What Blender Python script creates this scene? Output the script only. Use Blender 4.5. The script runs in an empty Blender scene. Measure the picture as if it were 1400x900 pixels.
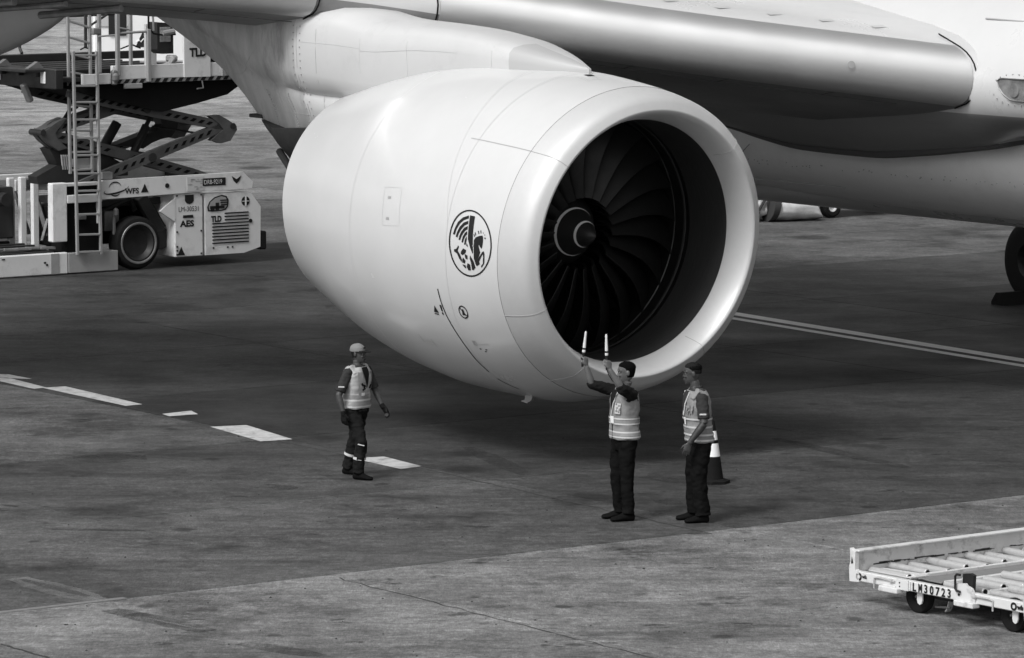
import bpy, math, random
from mathutils import Vector, Matrix, noise as mnoise
random.seed(7)
R_ = math.radians
S = bpy.context.scene
COL = S.collection

# ---------------------------------------------------------------- camera
FPX, HOR, CAMH = 6200.0, -230.0, 7.62            # focal length and horizon in photo pixels, eye height in m
PIT = math.atan((450 - HOR) / FPX)
cd = bpy.data.cameras.new('camera'); cam = bpy.data.objects.new('camera', cd); COL.objects.link(cam)
cam.location = (0, 0, CAMH); cam.rotation_euler = (math.pi / 2 - PIT, 0, 0)
cd.sensor_width = 36; cd.lens = FPX / 1400 * 36; cd.clip_start = 1; cd.clip_end = 20000
S.camera = cam

# ---------------------------------------------------------------- light: bright overcast day, soft high sun
SUN_EL, SUN_AZ = R_(47), R_(218)                 # azimuth measured from +Y clockwise: behind the camera, a bit left
w = bpy.data.worlds.new('World'); S.world = w; w.use_nodes = True
nt = w.node_tree; bgn = nt.nodes['Background']
sky = nt.nodes.new('ShaderNodeTexSky'); sky.sky_type = 'NISHITA'; sky.sun_disc = False
sky.sun_elevation = SUN_EL; sky.sun_rotation = SUN_AZ; sky.dust_density = 4.0; sky.air_density = 1.0
bw = nt.nodes.new('ShaderNodeRGBToBW')           # the photograph is black and white
nt.links.new(sky.outputs[0], bw.inputs[0]); nt.links.new(bw.outputs[0], bgn.inputs[0])
bgn.inputs[1].default_value = 0.115
sl = bpy.data.lights.new('sun', 'SUN'); sl.energy = 1.7; sl.angle = R_(16); sl.color = (1, 1, 1)
so = bpy.data.objects.new('sun', sl); COL.objects.link(so)
sd = Vector((math.sin(SUN_AZ) * math.cos(SUN_EL), math.cos(SUN_AZ) * math.cos(SUN_EL), math.sin(SUN_EL)))
so.rotation_euler = sd.to_track_quat('Z', 'Y').to_euler(); so.location = (0, 0, 60)
S.view_settings.view_transform = 'Standard'; S.view_settings.look = 'None'
S.view_settings.gamma = 1.0; S.view_settings.exposure = 0.45
S.cycles.max_bounces = 6

# ---------------------------------------------------------------- measuring helper: photo pixel -> point on a plane of the place
_fw = Vector((0, math.cos(PIT), -math.sin(PIT))); _up = Vector((0, math.sin(PIT), math.cos(PIT))); _rt = Vector((1, 0, 0))
EYE = Vector((0, 0, CAMH))
def on_plane(px, py, p0, n):
    d = _fw + _rt * ((px - 700) / FPX) + _up * ((450 - py) / FPX)
    return EYE + d * ((Vector(p0) - EYE).dot(n) / d.dot(n))
def on_ground(px, py, z=0.0):
    return on_plane(px, py, (0, 0, z), Vector((0, 0, 1)))

# ---------------------------------------------------------------- mesh builder
def sub(a, b): return (a[0]-b[0], a[1]-b[1], a[2]-b[2])
class MB:
    def __init__(self): self.v = []; self.f = []; self.m = []; self.cm = 0; self.X = None
    def add(self, vs, fs):
        b = len(self.v)
        if self.X is not None: vs = [tuple(self.X @ Vector(p)) for p in vs]
        self.v += [tuple(p) for p in vs]; self.f += [tuple(i + b for i in f) for f in fs]; self.m += [self.cm] * len(fs)
        return self
    def box(self, c, s, bev=0.0, M=None):
        hx, hy, hz = s[0]/2, s[1]/2, s[2]/2
        b = min(bev, hx*.9, hy*.9, hz*.9)
        vs = []; fs = []
        if b <= 0:
            vs = [(x*hx, y*hy, z*hz) for x in (-1, 1) for y in (-1, 1) for z in (-1, 1)]
            fs = [(0,1,3,2),(4,6,7,5),(0,4,5,1),(2,3,7,6),(0,2,6,4),(1,5,7,3)]
        else:
            idx = {}
            for x in (-1,1):
                for y in (-1,1):
                    for z in (-1,1):
                        for a in range(3):
                            p = [x*(hx-b), y*(hy-b), z*(hz-b)]; p[a] = (x*hx, y*hy, z*hz)[a]
                            idx[(x,y,z,a)] = len(vs); vs.append(tuple(p))
            def q(l):
                fs.append(tuple(idx[k] for k in l))
            for s_ in (-1,1):
                q([(s_,-1,-1,0),(s_,1,-1,0),(s_,1,1,0),(s_,-1,1,0)][::s_])
                q([(-1,s_,-1,1),(-1,s_,1,1),(1,s_,1,1),(1,s_,-1,1)][::s_])
                q([(-1,-1,s_,2),(1,-1,s_,2),(1,1,s_,2),(-1,1,s_,2)][::s_])
            for y in (-1,1):
                for z in (-1,1): q([(-1,y,z,1),(1,y,z,1),(1,y,z,2),(-1,y,z,2)][::(1 if y*z > 0 else -1)])
            for x in (-1,1):
                for z in (-1,1): q([(x,-1,z,2),(x,1,z,2),(x,1,z,0),(x,-1,z,0)][::(1 if x*z > 0 else -1)])
            for x in (-1,1):
                for y in (-1,1): q([(x,y,-1,0),(x,y,1,0),(x,y,1,1),(x,y,-1,1)][::(1 if x*y > 0 else -1)])
            for x in (-1,1):
                for y in (-1,1):
                    for z in (-1,1): q([(x,y,z,0),(x,y,z,1),(x,y,z,2)][::(1 if x*y*z > 0 else -1)])
        C = Vector(c)
        if M is not None: vs = [tuple(C + M @ Vector(p)) for p in vs]
        else: vs = [(p[0]+C.x, p[1]+C.y, p[2]+C.z) for p in vs]
        return self.add(vs, fs)
    def bar(self, p0, p1, wdt, hgt, bev=0.0, up=(0,0,1)):
        p0, p1 = Vector(p0), Vector(p1); d = p1 - p0; L = d.length; d.normalize()
        u = Vector(up)
        if abs(d.dot(u)) > .98: u = Vector((0,1,0))
        s_ = u.cross(d).normalized(); u2 = d.cross(s_)
        M = Matrix((d, s_, u2)).transposed()
        return self.box((p0+p1)/2, (L, wdt, hgt), bev, M)
    def loft(self, rings, cap=True, closed=True):
        n = len(rings[0]); vs = [p for r in rings for p in r]; fs = []
        for i in range(len(rings)-1):
            for k in range(n if closed else n-1):
                a = i*n+k; b = i*n+(k+1)%n
                fs.append((a, b, b+n, a+n))
        if cap and closed:
            fs.append(tuple(range(n))[::-1]); fs.append(tuple(range((len(rings)-1)*n, len(rings)*n)))
        return self.add(vs, fs)
    def tube(self, pts, r, n=8, cap=True, flat=None):
        pts = [Vector(p) for p in pts]; rs = r if isinstance(r, (list, tuple)) else [r]*len(pts)
        rings = []; u = None
        for i, p in enumerate(pts):
            d = (pts[min(i+1, len(pts)-1)] - pts[max(i-1, 0)]).normalized()
            if u is None:
                u = d.orthogonal().normalized() if flat is None else (Vector(flat) - d*Vector(flat).dot(d)).normalized()
            else: u = (u - d*u.dot(d)).normalized()
            s_ = d.cross(u)
            rr = rs[i]; ra, rb = rr if isinstance(rr, (list, tuple)) else (rr, rr)
            rings.append([tuple(p + u*(ra*math.cos(2*math.pi*k/n)) + s_*(rb*math.sin(2*math.pi*k/n))) for k in range(n)])
        return self.loft(rings, cap)
    def lathe(self, prof, c, axis=(0,0,1), n=24, cap=True):
        ax = Vector(axis).normalized(); u = ax.orthogonal().normalized(); s_ = ax.cross(u); C = Vector(c)
        rings = [[tuple(C + ax*h + u*(rr*math.cos(2*math.pi*k/n)) + s_*(rr*math.sin(2*math.pi*k/n))) for k in range(n)] for rr, h in prof]
        return self.loft(rings, cap)
    def prism(self, poly, o, ex, ey, th):
        """2D polygon in the plane o + x*ex + y*ey, extruded by vector th (centred at the plane's back)"""
        o, ex, ey, th = Vector(o), Vector(ex), Vector(ey), Vector(th)
        n = len(poly); a = [o + ex*p[0] + ey*p[1] for p in poly]
        vs = a + [p + th for p in a]
        fs = [tuple(range(n))[::-1], tuple(range(n, 2*n))] + [(i, (i+1) % n, (i+1) % n + n, i + n) for i in range(n)]
        return self.add(vs, fs)
    def mesh(self, name, mats=(), smooth=35):
        me = bpy.data.meshes.new(name); me.from_pydata(self.v, [], self.f)
        for m_ in mats: me.materials.append(m_)
        if len(mats) > 1: me.polygons.foreach_set('material_index', self.m)
        if smooth:
            me.polygons.foreach_set('use_smooth', [True]*len(me.polygons)); me.set_sharp_from_angle(angle=R_(smooth))
        me.update(); return me
    def build(self, name, mat, parent=None, smooth=35, label=None):
        mats = mat if isinstance(mat, (list, tuple)) else [mat]
        return link(name, self.mesh(name, mats, smooth), parent, label)
def link(name, me, parent=None, label=None):
    o = bpy.data.objects.new(name, me); COL.objects.link(o)
    if parent is not None: o.parent = parent
    if label: o['label'] = label
    return o
def thing(name, label, cat, loc=(0,0,0), rz=0.0, group=None):
    o = bpy.data.objects.new(name, None); COL.objects.link(o); o.empty_display_size = .3
    o.location = loc; o.rotation_euler = (0, 0, rz); tag(o, label, cat, group); return o
def tag(o, label, cat, group=None):
    o['label'] = label; o['category'] = cat
    if group: o['group'] = group
    return o
def bake(me_obj, name, parent, mat, mods, amp=0, freq=6, smooth=180, label=None, seed=0):
    """evaluate a temporary object's modifiers into a plain mesh, optional wrinkle noise"""
    for t, kw in mods:
        md = me_obj.modifiers.new(t, t)
        for k, v in kw.items(): setattr(md, k, v)
    dg = bpy.context.evaluated_depsgraph_get()
    me = bpy.data.meshes.new_from_object(me_obj.evaluated_get(dg)); me.name = name
    bpy.data.objects.remove(me_obj)
    if amp:
        nn = [v.normal.copy() for v in me.vertices]
        for v, nr in zip(me.vertices, nn):
            q = v.co * freq + Vector((seed, seed*.7, 0)); q.z *= 1.5
            v.co += nr * (amp * (mnoise.noise(q) + .5*mnoise.noise(q*2.1)))
    me.materials.clear()
    for m_ in (mat if isinstance(mat, (list, tuple)) else [mat]): me.materials.append(m_)
    me.polygons.foreach_set('use_smooth', [True]*len(me.polygons)); me.update()
    return link(name, me, parent, label)
def solid(mb, name, mat, parent, voxel=.007, it=4, amp=0, freq=6, label=None, seed=0):
    t = link('tmp', mb.mesh('tmp', [], 0))
    return bake(t, name, parent, mat, [('REMESH', dict(mode='VOXEL', voxel_size=voxel)), ('SMOOTH', dict(factor=.5, iterations=it))], amp, freq, label=label, seed=seed)

# ---------------------------------------------------------------- materials (the photograph is grey, so every colour is a grey)
def mat(name, base, rough=.5, metal=0.0, var=0.0, scale=3.0, bump=0.0, bscale=40.0, spec=.5, dirt=0.0, dscale=1.2, coat=0.0, stretch=None, coords='Object'):
    m = bpy.data.materials.new(name); m.use_nodes = True; t = m.node_tree; b = t.nodes['Principled BSDF']
    b.inputs['Base Color'].default_value = (base, base, base, 1); b.inputs['Roughness'].default_value = rough
    b.inputs['Metallic'].default_value = metal; b.inputs['Specular IOR Level'].default_value = spec
    b.inputs['Coat Weight'].default_value = coat; b.inputs['Coat Roughness'].default_value = .06
    if var or bump or dirt:
        tc = t.nodes.new('ShaderNodeTexCoord'); mp = t.nodes.new('ShaderNodeMapping'); t.links.new(tc.outputs[coords], mp.inputs[0])
        if stretch: mp.inputs['Scale'].default_value = stretch
    col = None
    if var:
        n1 = t.nodes.new('ShaderNodeTexNoise'); n1.inputs['Scale'].default_value = scale; n1.inputs['Detail'].default_value = 6; n1.inputs['Roughness'].default_value = .65
        t.links.new(mp.outputs[0], n1.inputs['Vector'])
        mr = t.nodes.new('ShaderNodeMapRange'); mr.inputs[1].default_value = .3; mr.inputs[2].default_value = .7
        mr.inputs[3].default_value = base*(1-var); mr.inputs[4].default_value = base*(1+var*.6)
        t.links.new(n1.outputs[0], mr.inputs[0]); col = mr.outputs[0]
        rr = t.nodes.new('ShaderNodeMapRange'); rr.inputs[1].default_value = .3; rr.inputs[2].default_value = .7
        rr.inputs[3].default_value = min(1, rough*1.15); rr.inputs[4].default_value = rough*.85
        t.links.new(n1.outputs[0], rr.inputs[0]); t.links.new(rr.outputs[0], b.inputs['Roughness'])
    if dirt:
        n2 = t.nodes.new('ShaderNodeTexNoise'); n2.inputs['Scale'].default_value = dscale; n2.inputs['Detail'].default_value = 9; n2.inputs['Roughness'].default_value = .72
        t.links.new(mp.outputs[0], n2.inputs['Vector'])
        cr = t.nodes.new('ShaderNodeMapRange'); cr.inputs[1].default_value = .52; cr.inputs[2].default_value = .72; cr.inputs[3].default_value = 1; cr.inputs[4].default_value = 1-dirt
        t.links.new(n2.outputs[0], cr.inputs[0])
        mu = t.nodes.new('ShaderNodeMath'); mu.operation = 'MULTIPLY'; t.links.new(cr.outputs[0], mu.inputs[0])
        if col is not None: t.links.new(col, mu.inputs[1])
        else: mu.inputs[1].default_value = base
        col = mu.outputs[0]
    if col is not None: t.links.new(col, b.inputs['Base Color'])
    if bump:
        n3 = t.nodes.new('ShaderNodeTexNoise'); n3.inputs['Scale'].default_value = bscale; n3.inputs['Detail'].default_value = 4
        t.links.new(mp.outputs[0], n3.inputs['Vector'])
        bp = t.nodes.new('ShaderNodeBump'); bp.inputs['Strength'].default_value = bump; bp.inputs['Distance'].default_value = .02
        t.links.new(n3.outputs[0], bp.inputs['Height']); t.links.new(bp.outputs[0], b.inputs['Normal'])
    return m
M = dict(
    nacelle=mat('nacelle_paint', .56, .24, var=.035, scale=1.5, coat=.22),
    lip=mat('brushed_lip_metal', .56, .5, .25, var=.06, scale=2.0, bump=.02, bscale=60),
    liner=mat('intake_liner', .022, .55, var=.25, scale=3, stretch=(30, 2, 2)),
    blade=mat('fan_blade_titanium', .026, .42, .6, var=.15, scale=5),
    spinner=mat('spinner_black', .02, .45), white=mat('marking_white', .66, .4), swirl=mat('swirl_white', .85, .5), eyewhite=mat('eye_white', .22, .4),
    wing=mat('wing_paint', .55, .3, var=.05, scale=.8, coat=.15),
    slat=mat('slat_metal', .70, .40, .85, var=.04, scale=1.5),
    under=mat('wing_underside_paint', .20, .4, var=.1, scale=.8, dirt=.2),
    belly=mat('belly_paint', .82, .42, var=.06, scale=.7, dirt=.12, dscale=.9),
    fairing=mat('fairing_shade_paint', .24, .30, var=.08, scale=.7, dirt=.3, dscale=.8, stretch=(.25, 1, 1), coat=.1),
    pylon=mat('pylon_paint', .52, .35, var=.04, scale=1.0, dirt=.12, dscale=1.3), pylonaft=mat('pylon_paint_sooty', .40, .45, var=.25, scale=2.2, dirt=.6, dscale=1.6, stretch=(1.6, 1, .45)),
    seam=mat('panel_seam', .32, .6), seamsoft=mat('panel_seam_soft', .50, .3), seamdark=mat('panel_seam_dark', .06, .7), black=mat('marking_black', .014, .55, spec=.25), heat=mat('heat_shield', .03, .6, .3, var=.3),
    heatedge=mat('heat_shield_edge', .35, .4, .7), glass=mat('light_glass', .18, .08, var=.5, scale=6),
    rubber=mat('tyre_rubber', .010, .8, spec=.2, bump=.15, bscale=60), steel=mat('dark_steel', .028, .5, .3, var=.35, scale=4),
    armsteel=mat('scissor_steel', .10, .55, .2, var=.35, scale=3, dirt=.4), midsteel=mat('worn_steel', .22, .5, .5, var=.3, scale=6),
    lwhite=mat('loader_white_paint', .66, .42, var=.08, scale=2.0, dirt=.35, dscale=2.2), lgrey=mat('loader_grey_paint', .30, .5, var=.12, scale=3, dirt=.3),
    rail=mat('rail_paint', .27, .5, var=.12, scale=5), void=mat('dark_interior', .008, .9, spec=.1),
    dwhite=mat('dolly_paint', .60, .45, var=.07, scale=5, dirt=.65, dscale=5.0), roller=mat('galvanised_roller', .50, .42, .35, var=.14, scale=9, dirt=.35, dscale=9),
    mat_=mat('rubber_matting', .17, .85, var=.12, scale=12), skin=mat('skin', .105, .5, var=.08, scale=20), skin2=mat('skin_dark', .048, .5, var=.1, scale=20), tattoo=mat('tattooed_skin', .028, .5, var=.6, scale=22),
    fade=mat('cropped_hair', .014, .95, spec=.05), hair=mat('hair', .005, .95, spec=.03, bump=.3, bscale=200), vest=mat('vest_fabric', .21, .85, var=.08, scale=14, bump=.25, bscale=28), vestlight=mat('vest_light_fabric', .36, .85, var=.08, scale=14, bump=.25, bscale=28),
    band=mat('reflective_tape', .52, .45, var=.04), bandgrey=mat('reflective_tape_grey', .26, .45, var=.2, scale=12), shirt=mat('dark_shirt', .008, .9, spec=.15, bump=.3, bscale=25), shirtgrey=mat('grey_shirt', .034, .95, spec=.08, bump=.3, bscale=25),
    trouser=mat('trouser_cloth', .007, .95, spec=.04, var=.25, scale=8, bump=.4, bscale=16), trousergrey=mat('work_trouser_cloth', .013, .95, spec=.05, var=.35, scale=10, bump=.4, bscale=16), boot=mat('boot_leather', .006, .8, spec=.05),
    cap=mat('cap_cloth', .17, .8), card=mat('badge_card', .75, .4), wand=mat('wand_plastic', .62, .3), bag=mat('white_tarpaulin', .66, .6, var=.1, scale=4, dirt=.3, dscale=3), bagdark=mat('strap_webbing', .03, .8),
    conedark=mat('cone_plastic', .010, .8, var=.2, spec=.1), conewhite=mat('cone_sleeve', .78, .4), truck=mat('truck_white', .72, .4, var=.03), truckgrey=mat('truck_grey', .42, .5))

def text(body, size, o, ex, ey, material, parent, name='lettering', bold=0.0, th=.004, align='LEFT', sx=1.0):
    """real lettering as thin raised print lying on the plane o/ex/ey"""
    cu = bpy.data.curves.new('t', 'FONT'); cu.body = body; cu.size = size; cu.offset = bold; cu.align_x = align; cu.resolution_u = 3
    ob = bpy.data.objects.new('t', cu); COL.objects.link(ob)
    dg = bpy.context.evaluated_depsgraph_get(); dg.update()
    me = bpy.data.meshes.new_from_object(ob.evaluated_get(dg)); bpy.data.objects.remove(ob)
    o, ex, ey = Vector(o), Vector(ex), Vector(ey); nz = ex.cross(ey).normalized() * th
    for v in me.vertices: v.co = o + ex*(v.co.x*sx) + ey*v.co.y + nz
    me.materials.clear(); me.materials.append(material); me.name = name
    return link(name, me, parent)
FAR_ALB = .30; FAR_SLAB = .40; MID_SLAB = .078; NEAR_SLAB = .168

# ================================================================ GROUND: concrete slabs on a joint grid
AX = R_(36)
AF = Vector((-math.sin(AX), math.cos(AX), 0)); BF = Vector((math.cos(AX), math.sin(AX), 0))   # the two joint directions
def ground_material(name, use_obj, base):
    m = bpy.data.materials.new(name); m.use_nodes = True; t = m.node_tree; b = t.nodes['Principled BSDF']; N = t.nodes.new; Lk = t.links.new
    geo = N('ShaderNodeNewGeometry')
    def noise(sc, det=6, ro=.6, st=None):
        mp = N('ShaderNodeMapping'); Lk(geo.outputs['Position'], mp.inputs[0])
        if st: mp.inputs['Scale'].default_value = st
        n = N('ShaderNodeTexNoise'); n.inputs['Scale'].default_value = sc; n.inputs['Detail'].default_value = det; n.inputs['Roughness'].default_value = ro
        Lk(mp.outputs[0], n.inputs['Vector']); return n.outputs[0]
    def rng(x, a, b_, c, d):
        r = N('ShaderNodeMapRange'); r.inputs[1].default_value = a; r.inputs[2].default_value = b_; r.inputs[3].default_value = c; r.inputs[4].default_value = d; Lk(x, r.inputs[0]); return r.outputs[0]
    def mul(x, y):
        q = N('ShaderNodeMath'); q.operation = 'MULTIPLY'; Lk(x, q.inputs[0])
        if isinstance(y, float): q.inputs[1].default_value = y
        else: Lk(y, q.inputs[1])
        return q.outputs[0]
    big = rng(noise(.14, 5), .38, .62, .78, 1.18)
    mid = rng(noise(.8, 9, .72), .36, .64, .66, 1.30)
    fine = rng(noise(7, 9, .85, (.45, 1, 1)), .36, .64, .50, 1.46)
    grit = rng(noise(38, 5, .9, (.5, 1, 1)), .36, .64, .52, 1.46)
    stain = rng(noise(.42, 9, .74), .53, .64, 1.0, .40)          # oil patches
    drips = rng(noise(1.6, 6, .7, (.7, 1, 1)), .615, .66, 1.0, .34)         # small spots
    streak = rng(noise(.9, 9, .8, (.10, 1, 1)), .50, .64, 1.0, .56)
    v = mul(mul(mul(big, mid), mul(fine, grit)), mul(mul(stain, drips), streak))
    # broom-finish grain: short ridges brushed across the stand
    v = mul(v, rng(noise(1.0, 3, .7, (62, 8, 1)), .36, .64, .80, 1.20))
    v = mul(v, rng(noise(1.0, 3, .7, (14, 3.5, 1)), .36, .64, .86, 1.14))
    # drip spots: one soft-edged oil mark in some cells of a coarse cell pattern
    def spots(sc, size, dark, st, keep):
        mp = N('ShaderNodeMapping'); Lk(geo.outputs['Position'], mp.inputs[0]); mp.inputs['Scale'].default_value = st
        wb = N('ShaderNodeTexNoise'); wb.inputs['Scale'].default_value = 3.0; wb.inputs['Detail'].default_value = 5; Lk(mp.outputs[0], wb.inputs['Vector'])
        mx = N('ShaderNodeMix'); mx.data_type = 'RGBA'; mx.inputs[0].default_value = .16; Lk(mp.outputs[0], mx.inputs[6]); Lk(wb.outputs['Color'], mx.inputs[7])
        vo = N('ShaderNodeTexVoronoi'); vo.inputs['Scale'].default_value = sc; vo.inputs['Randomness'].default_value = 1.0; Lk(mx.outputs[2], vo.inputs['Vector'])
        cs = N('ShaderNodeSeparateColor'); Lk(vo.outputs['Color'], cs.inputs[0])
        rad = rng(cs.outputs[0], keep, 1.0, 0.0, size)
        dv = N('ShaderNodeMath'); dv.operation = 'SUBTRACT'; Lk(vo.outputs['Distance'], dv.inputs[0]); Lk(rad, dv.inputs[1])
        return rng(dv.outputs[0], -.03, .06, dark, 1.0)
    v = mul(v, spots(.62, .20, .42, (1, .8, 1), .40))
    v = mul(v, spots(1.7, .16, .40, (1, .9, 1), .60))
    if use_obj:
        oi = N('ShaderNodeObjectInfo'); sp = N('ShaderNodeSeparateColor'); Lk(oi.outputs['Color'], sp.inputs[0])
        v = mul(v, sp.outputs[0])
    else: v = mul(v, base)
    Lk(v, b.inputs['Base Color'])
    Lk(rng(noise(.5, 6), .3, .7, .55, .8), b.inputs['Roughness'])
    b.inputs['Specular IOR Level'].default_value = .35
    bp = N('ShaderNodeBump'); bp.inputs['Strength'].default_value = .35; bp.inputs['Distance'].default_value = .01
    Lk(noise(30, 6, .7), bp.inputs['Height']); Lk(bp.outputs[0], b.inputs['Normal'])
    return m
GM = ground_material('slab_concrete', True, .1); GB = ground_material('apron_concrete', False, FAR_ALB); GJ = mat('joint_filler', .035, .9)
gmb = MB(); g_ = 4000.0
gmb.add([(-g_, -300, -.035), (g_, -300, -.035), (g_, 8000, -.035), (-g_, 8000, -.035)], [(0, 1, 2, 3)])
ground = gmb.build('ground', GB, None, 0); ground['kind'] = 'structure'
def ab(a, b, z=0.0): return AF*a + BF*b + Vector((0, 0, z))
def proj(p):
    q = p - EYE; d = q.dot(_fw); return (700 + FPX*q.dot(_rt)/d, 450 - FPX*q.dot(_up)/d, d)
a_lines = [20.2, 24.8, 29.4, 34.0, 38.5, 43.1, 47.7, 52.3, 56.9, 61.5, 66.1, 70.7, 75.3, 79.9, 84.5, 89.1, 93.7, 97.4, 102, 106.6, 111.2, 115.8, 120.4, 125, 129.6]
b_lines = [4.9, 10.2, 15.5, 20.9, 25.6, 31.0, 36.7, 42.1, 47.5, 52.9, 58.3, 63.7, 69.1, 74.5, 79.9, 85.3, 90.7, 96.1, 101.5]
cache = {}; cells = []
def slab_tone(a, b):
    """each slab has its own grey, with shade under aircraft and loader darkened in"""
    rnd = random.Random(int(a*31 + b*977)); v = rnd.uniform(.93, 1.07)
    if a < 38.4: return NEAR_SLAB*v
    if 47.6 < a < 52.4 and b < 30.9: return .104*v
    if 52 < a < 70 and b < 47: return .044*v  # loader's shadow put into the slab grey
    if b > 30.9 and a < 56: v *= .64  # extra darkening that stands for the shade under the engine
    return interp1(a, [38.5, 43.1, 47.7, 52.3, 56.9, 61.5, 70.7, 79.9, 93.7, 97.4, 112], [.076, .066, .044, .040, .046, .092, .14, .17, .19, .25, .30])*v  # grey lightens with distance; the middle dip deepens the aircraft's shade
def interp1(x, xs, ys):
    if x <= xs[0]: return ys[0]
    for q in range(len(xs)-1):
        if x <= xs[q+1]: return ys[q] + (ys[q+1]-ys[q])*(x-xs[q])/(xs[q+1]-xs[q])
    return ys[-1]
GAP = .011
sheet = MB()
for i in range(len(a_lines)-1):
    for j in range(len(b_lines)-1):
        a0, a1, b0, b1 = a_lines[i], a_lines[i+1], b_lines[j], b_lines[j+1]
        cs = [proj(ab(a, b)) for a in (a0, a1) for b in (b0, b1)]
        if max(c[0] for c in cs) < -420 or min(c[0] for c in cs) > 1760 or min(c[1] for c in cs) > 1000 or cs[0][2] < 20: continue
        cells.append((a0, a1, b0, b1))
        key = (round(a1-a0, 2), round(b1-b0, 2))
        if key not in cache:
            la, lb = a1-a0-GAP, b1-b0-GAP; bev = .006
            mb = MB(); mb.X = Matrix((AF, BF, Vector((0,0,1)))).transposed()
            mb.box((0, 0, -.017), (la, lb, .034), bev); cache[key] = mb.mesh('concrete_slab', [GM], 0)
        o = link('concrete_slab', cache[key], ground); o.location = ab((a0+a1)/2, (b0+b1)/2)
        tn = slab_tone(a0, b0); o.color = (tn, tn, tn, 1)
# joint filler just under the slab surface
jm = MB()
for a0, a1, b0, b1 in cells: jm.add([tuple(ab(a, b, -.028)) for a, b in ((a0, b0), (a0, b1), (a1, b1), (a1, b0))], [(0, 1, 2, 3)])
o = jm.build('joint_filler', GJ, ground, 0); o['kind'] = 'stuff'

# painted markings (worn white paint, 4 mm above the slabs)
PM = mat('road_paint', .50, .7, var=.3, scale=5, dirt=.7, dscale=4)
PML = mat('lead_line_paint', .86, .6, var=.1, scale=4)
PMW = mat('road_paint_worn', .19, .7, var=.3, scale=3, dirt=.6, dscale=1.5)
def marking(name, polys, m, z=.004):
    k = MB()
    for p in polys: k.add([tuple(ab(a, b, z)) for a, b in p], [tuple(range(len(p)))])
    o = k.build(name, m, None, 0); o['kind'] = 'structure'; return o
for q in ([(55.9, 31.30), (55.6, 31.62), (54.95, 31.62), (55.30, 31.30)], [(55.5, 31.15), (55.3, 31.42), (53.98, 31.28), (53.93, 31.06)],
          [(53.99, 31.22), (53.93, 31.56), (51.62, 31.39), (51.6, 31.12)], [(50.60, 31.07), (50.66, 31.56), (50.3, 31.44), (50.34, 31.02)],
          [(49.13, 30.89), (49.0, 31.36), (47.5, 31.09), (47.56, 30.65)], [(45.6, 30.72), (45.5, 31.12), (44.53, 31.01), (44.47, 30.66)]):
    marking('painted_dash', [q], PM)
marking('painted_line', [[(62, 45.38), (62, 45.66), (30, 42.93), (30, 42.65)]], PML)
marking('painted_line', [[(62, 45.01), (62, 45.20), (30, 42.47), (30, 42.28)]], PML)
marking('painted_line', [[(97.05, 40), (97.6, 40), (97.6, 90), (97.05, 90)]], PMW)
marking('painted_line', [[(38.46, 18), (38.56, 18), (38.56, 23.2), (38.46, 23.2)]], PMW)
TM = mat('scuff_rubber', .045, .8, var=.5, scale=3)
# cracks in the slabs: thin jagged dark strips
ck = MB()
def crack(pts, wd):
    rnd = random.Random(len(pts)*7+int(pts[0][0])); P = []
    for i in range(len(pts)-1):
        n = 14
        for k in range(n):
            f = k/n; P.append((pts[i][0]*(1-f)+pts[i+1][0]*f + rnd.uniform(-.035, .035), pts[i][1]*(1-f)+pts[i+1][1]*f + rnd.uniform(-.03, .03)))
    for i in range(len(P)-1):
        (x0, y0), (x1, y1) = P[i], P[i+1]; q = wd*rnd.uniform(.35, 1.2)
        ck.add([tuple(ab(x0, y0-q, .003)), tuple(ab(x0, y0+q, .003)), tuple(ab(x1, y1+q, .003)), tuple(ab(x1, y1-q, .003))], [(0, 1, 2, 3)])
crack([(51.6, 31.1), (49.2, 30.9)], .016); crack([(47.5, 30.85), (44.6, 30.8)], .016); crack([(44.2, 30.9), (41, 30.7), (38.1, 30.52)], .018)
crack([(61, 36.8), (54.5, 36.5), (50, 36.3)], .013); crack([(38.3, 25.6), (35.1, 25.5), (32, 25.4)], .014); crack([(37.0, 20.9), (35.5, 20.9)], .016)
o = ck.build('pavement_cracks', GJ, ground, 0); o['kind'] = 'stuff'

# tyre scuffs: thin worn rubber and scrape marks with ragged, see-through edges
def scuff_mat(name, base, cover):
    m = bpy.data.materials.new(name); m.use_nodes = True; t = m.node_tree; b_ = t.nodes['Principled BSDF']; b_.inputs['Base Color'].default_value = (base, base, base, 1); b_.inputs['Roughness'].default_value = .85
    tc = t.nodes.new('ShaderNodeNewGeometry'); mp = t.nodes.new('ShaderNodeMapping'); mp.inputs['Scale'].default_value = (1.6, 1.0, 1); t.links.new(tc.outputs['Position'], mp.inputs[0])
    n_ = t.nodes.new('ShaderNodeTexNoise'); n_.inputs['Scale'].default_value = 1.6; n_.inputs['Detail'].default_value = 8; n_.inputs['Roughness'].default_value = .75; t.links.new(mp.outputs[0], n_.inputs['Vector'])
    r_ = t.nodes.new('ShaderNodeMapRange'); r_.inputs[1].default_value = .35; r_.inputs[2].default_value = .75; r_.inputs[3].default_value = 0; r_.inputs[4].default_value = cover; t.links.new(n_.outputs[0], r_.inputs[0]); t.links.new(r_.outputs[0], b_.inputs['Alpha']); return m
SD, SP = scuff_mat('scuff_dark', .03, .80), scuff_mat('scuff_pale', .30, .55)
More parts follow.
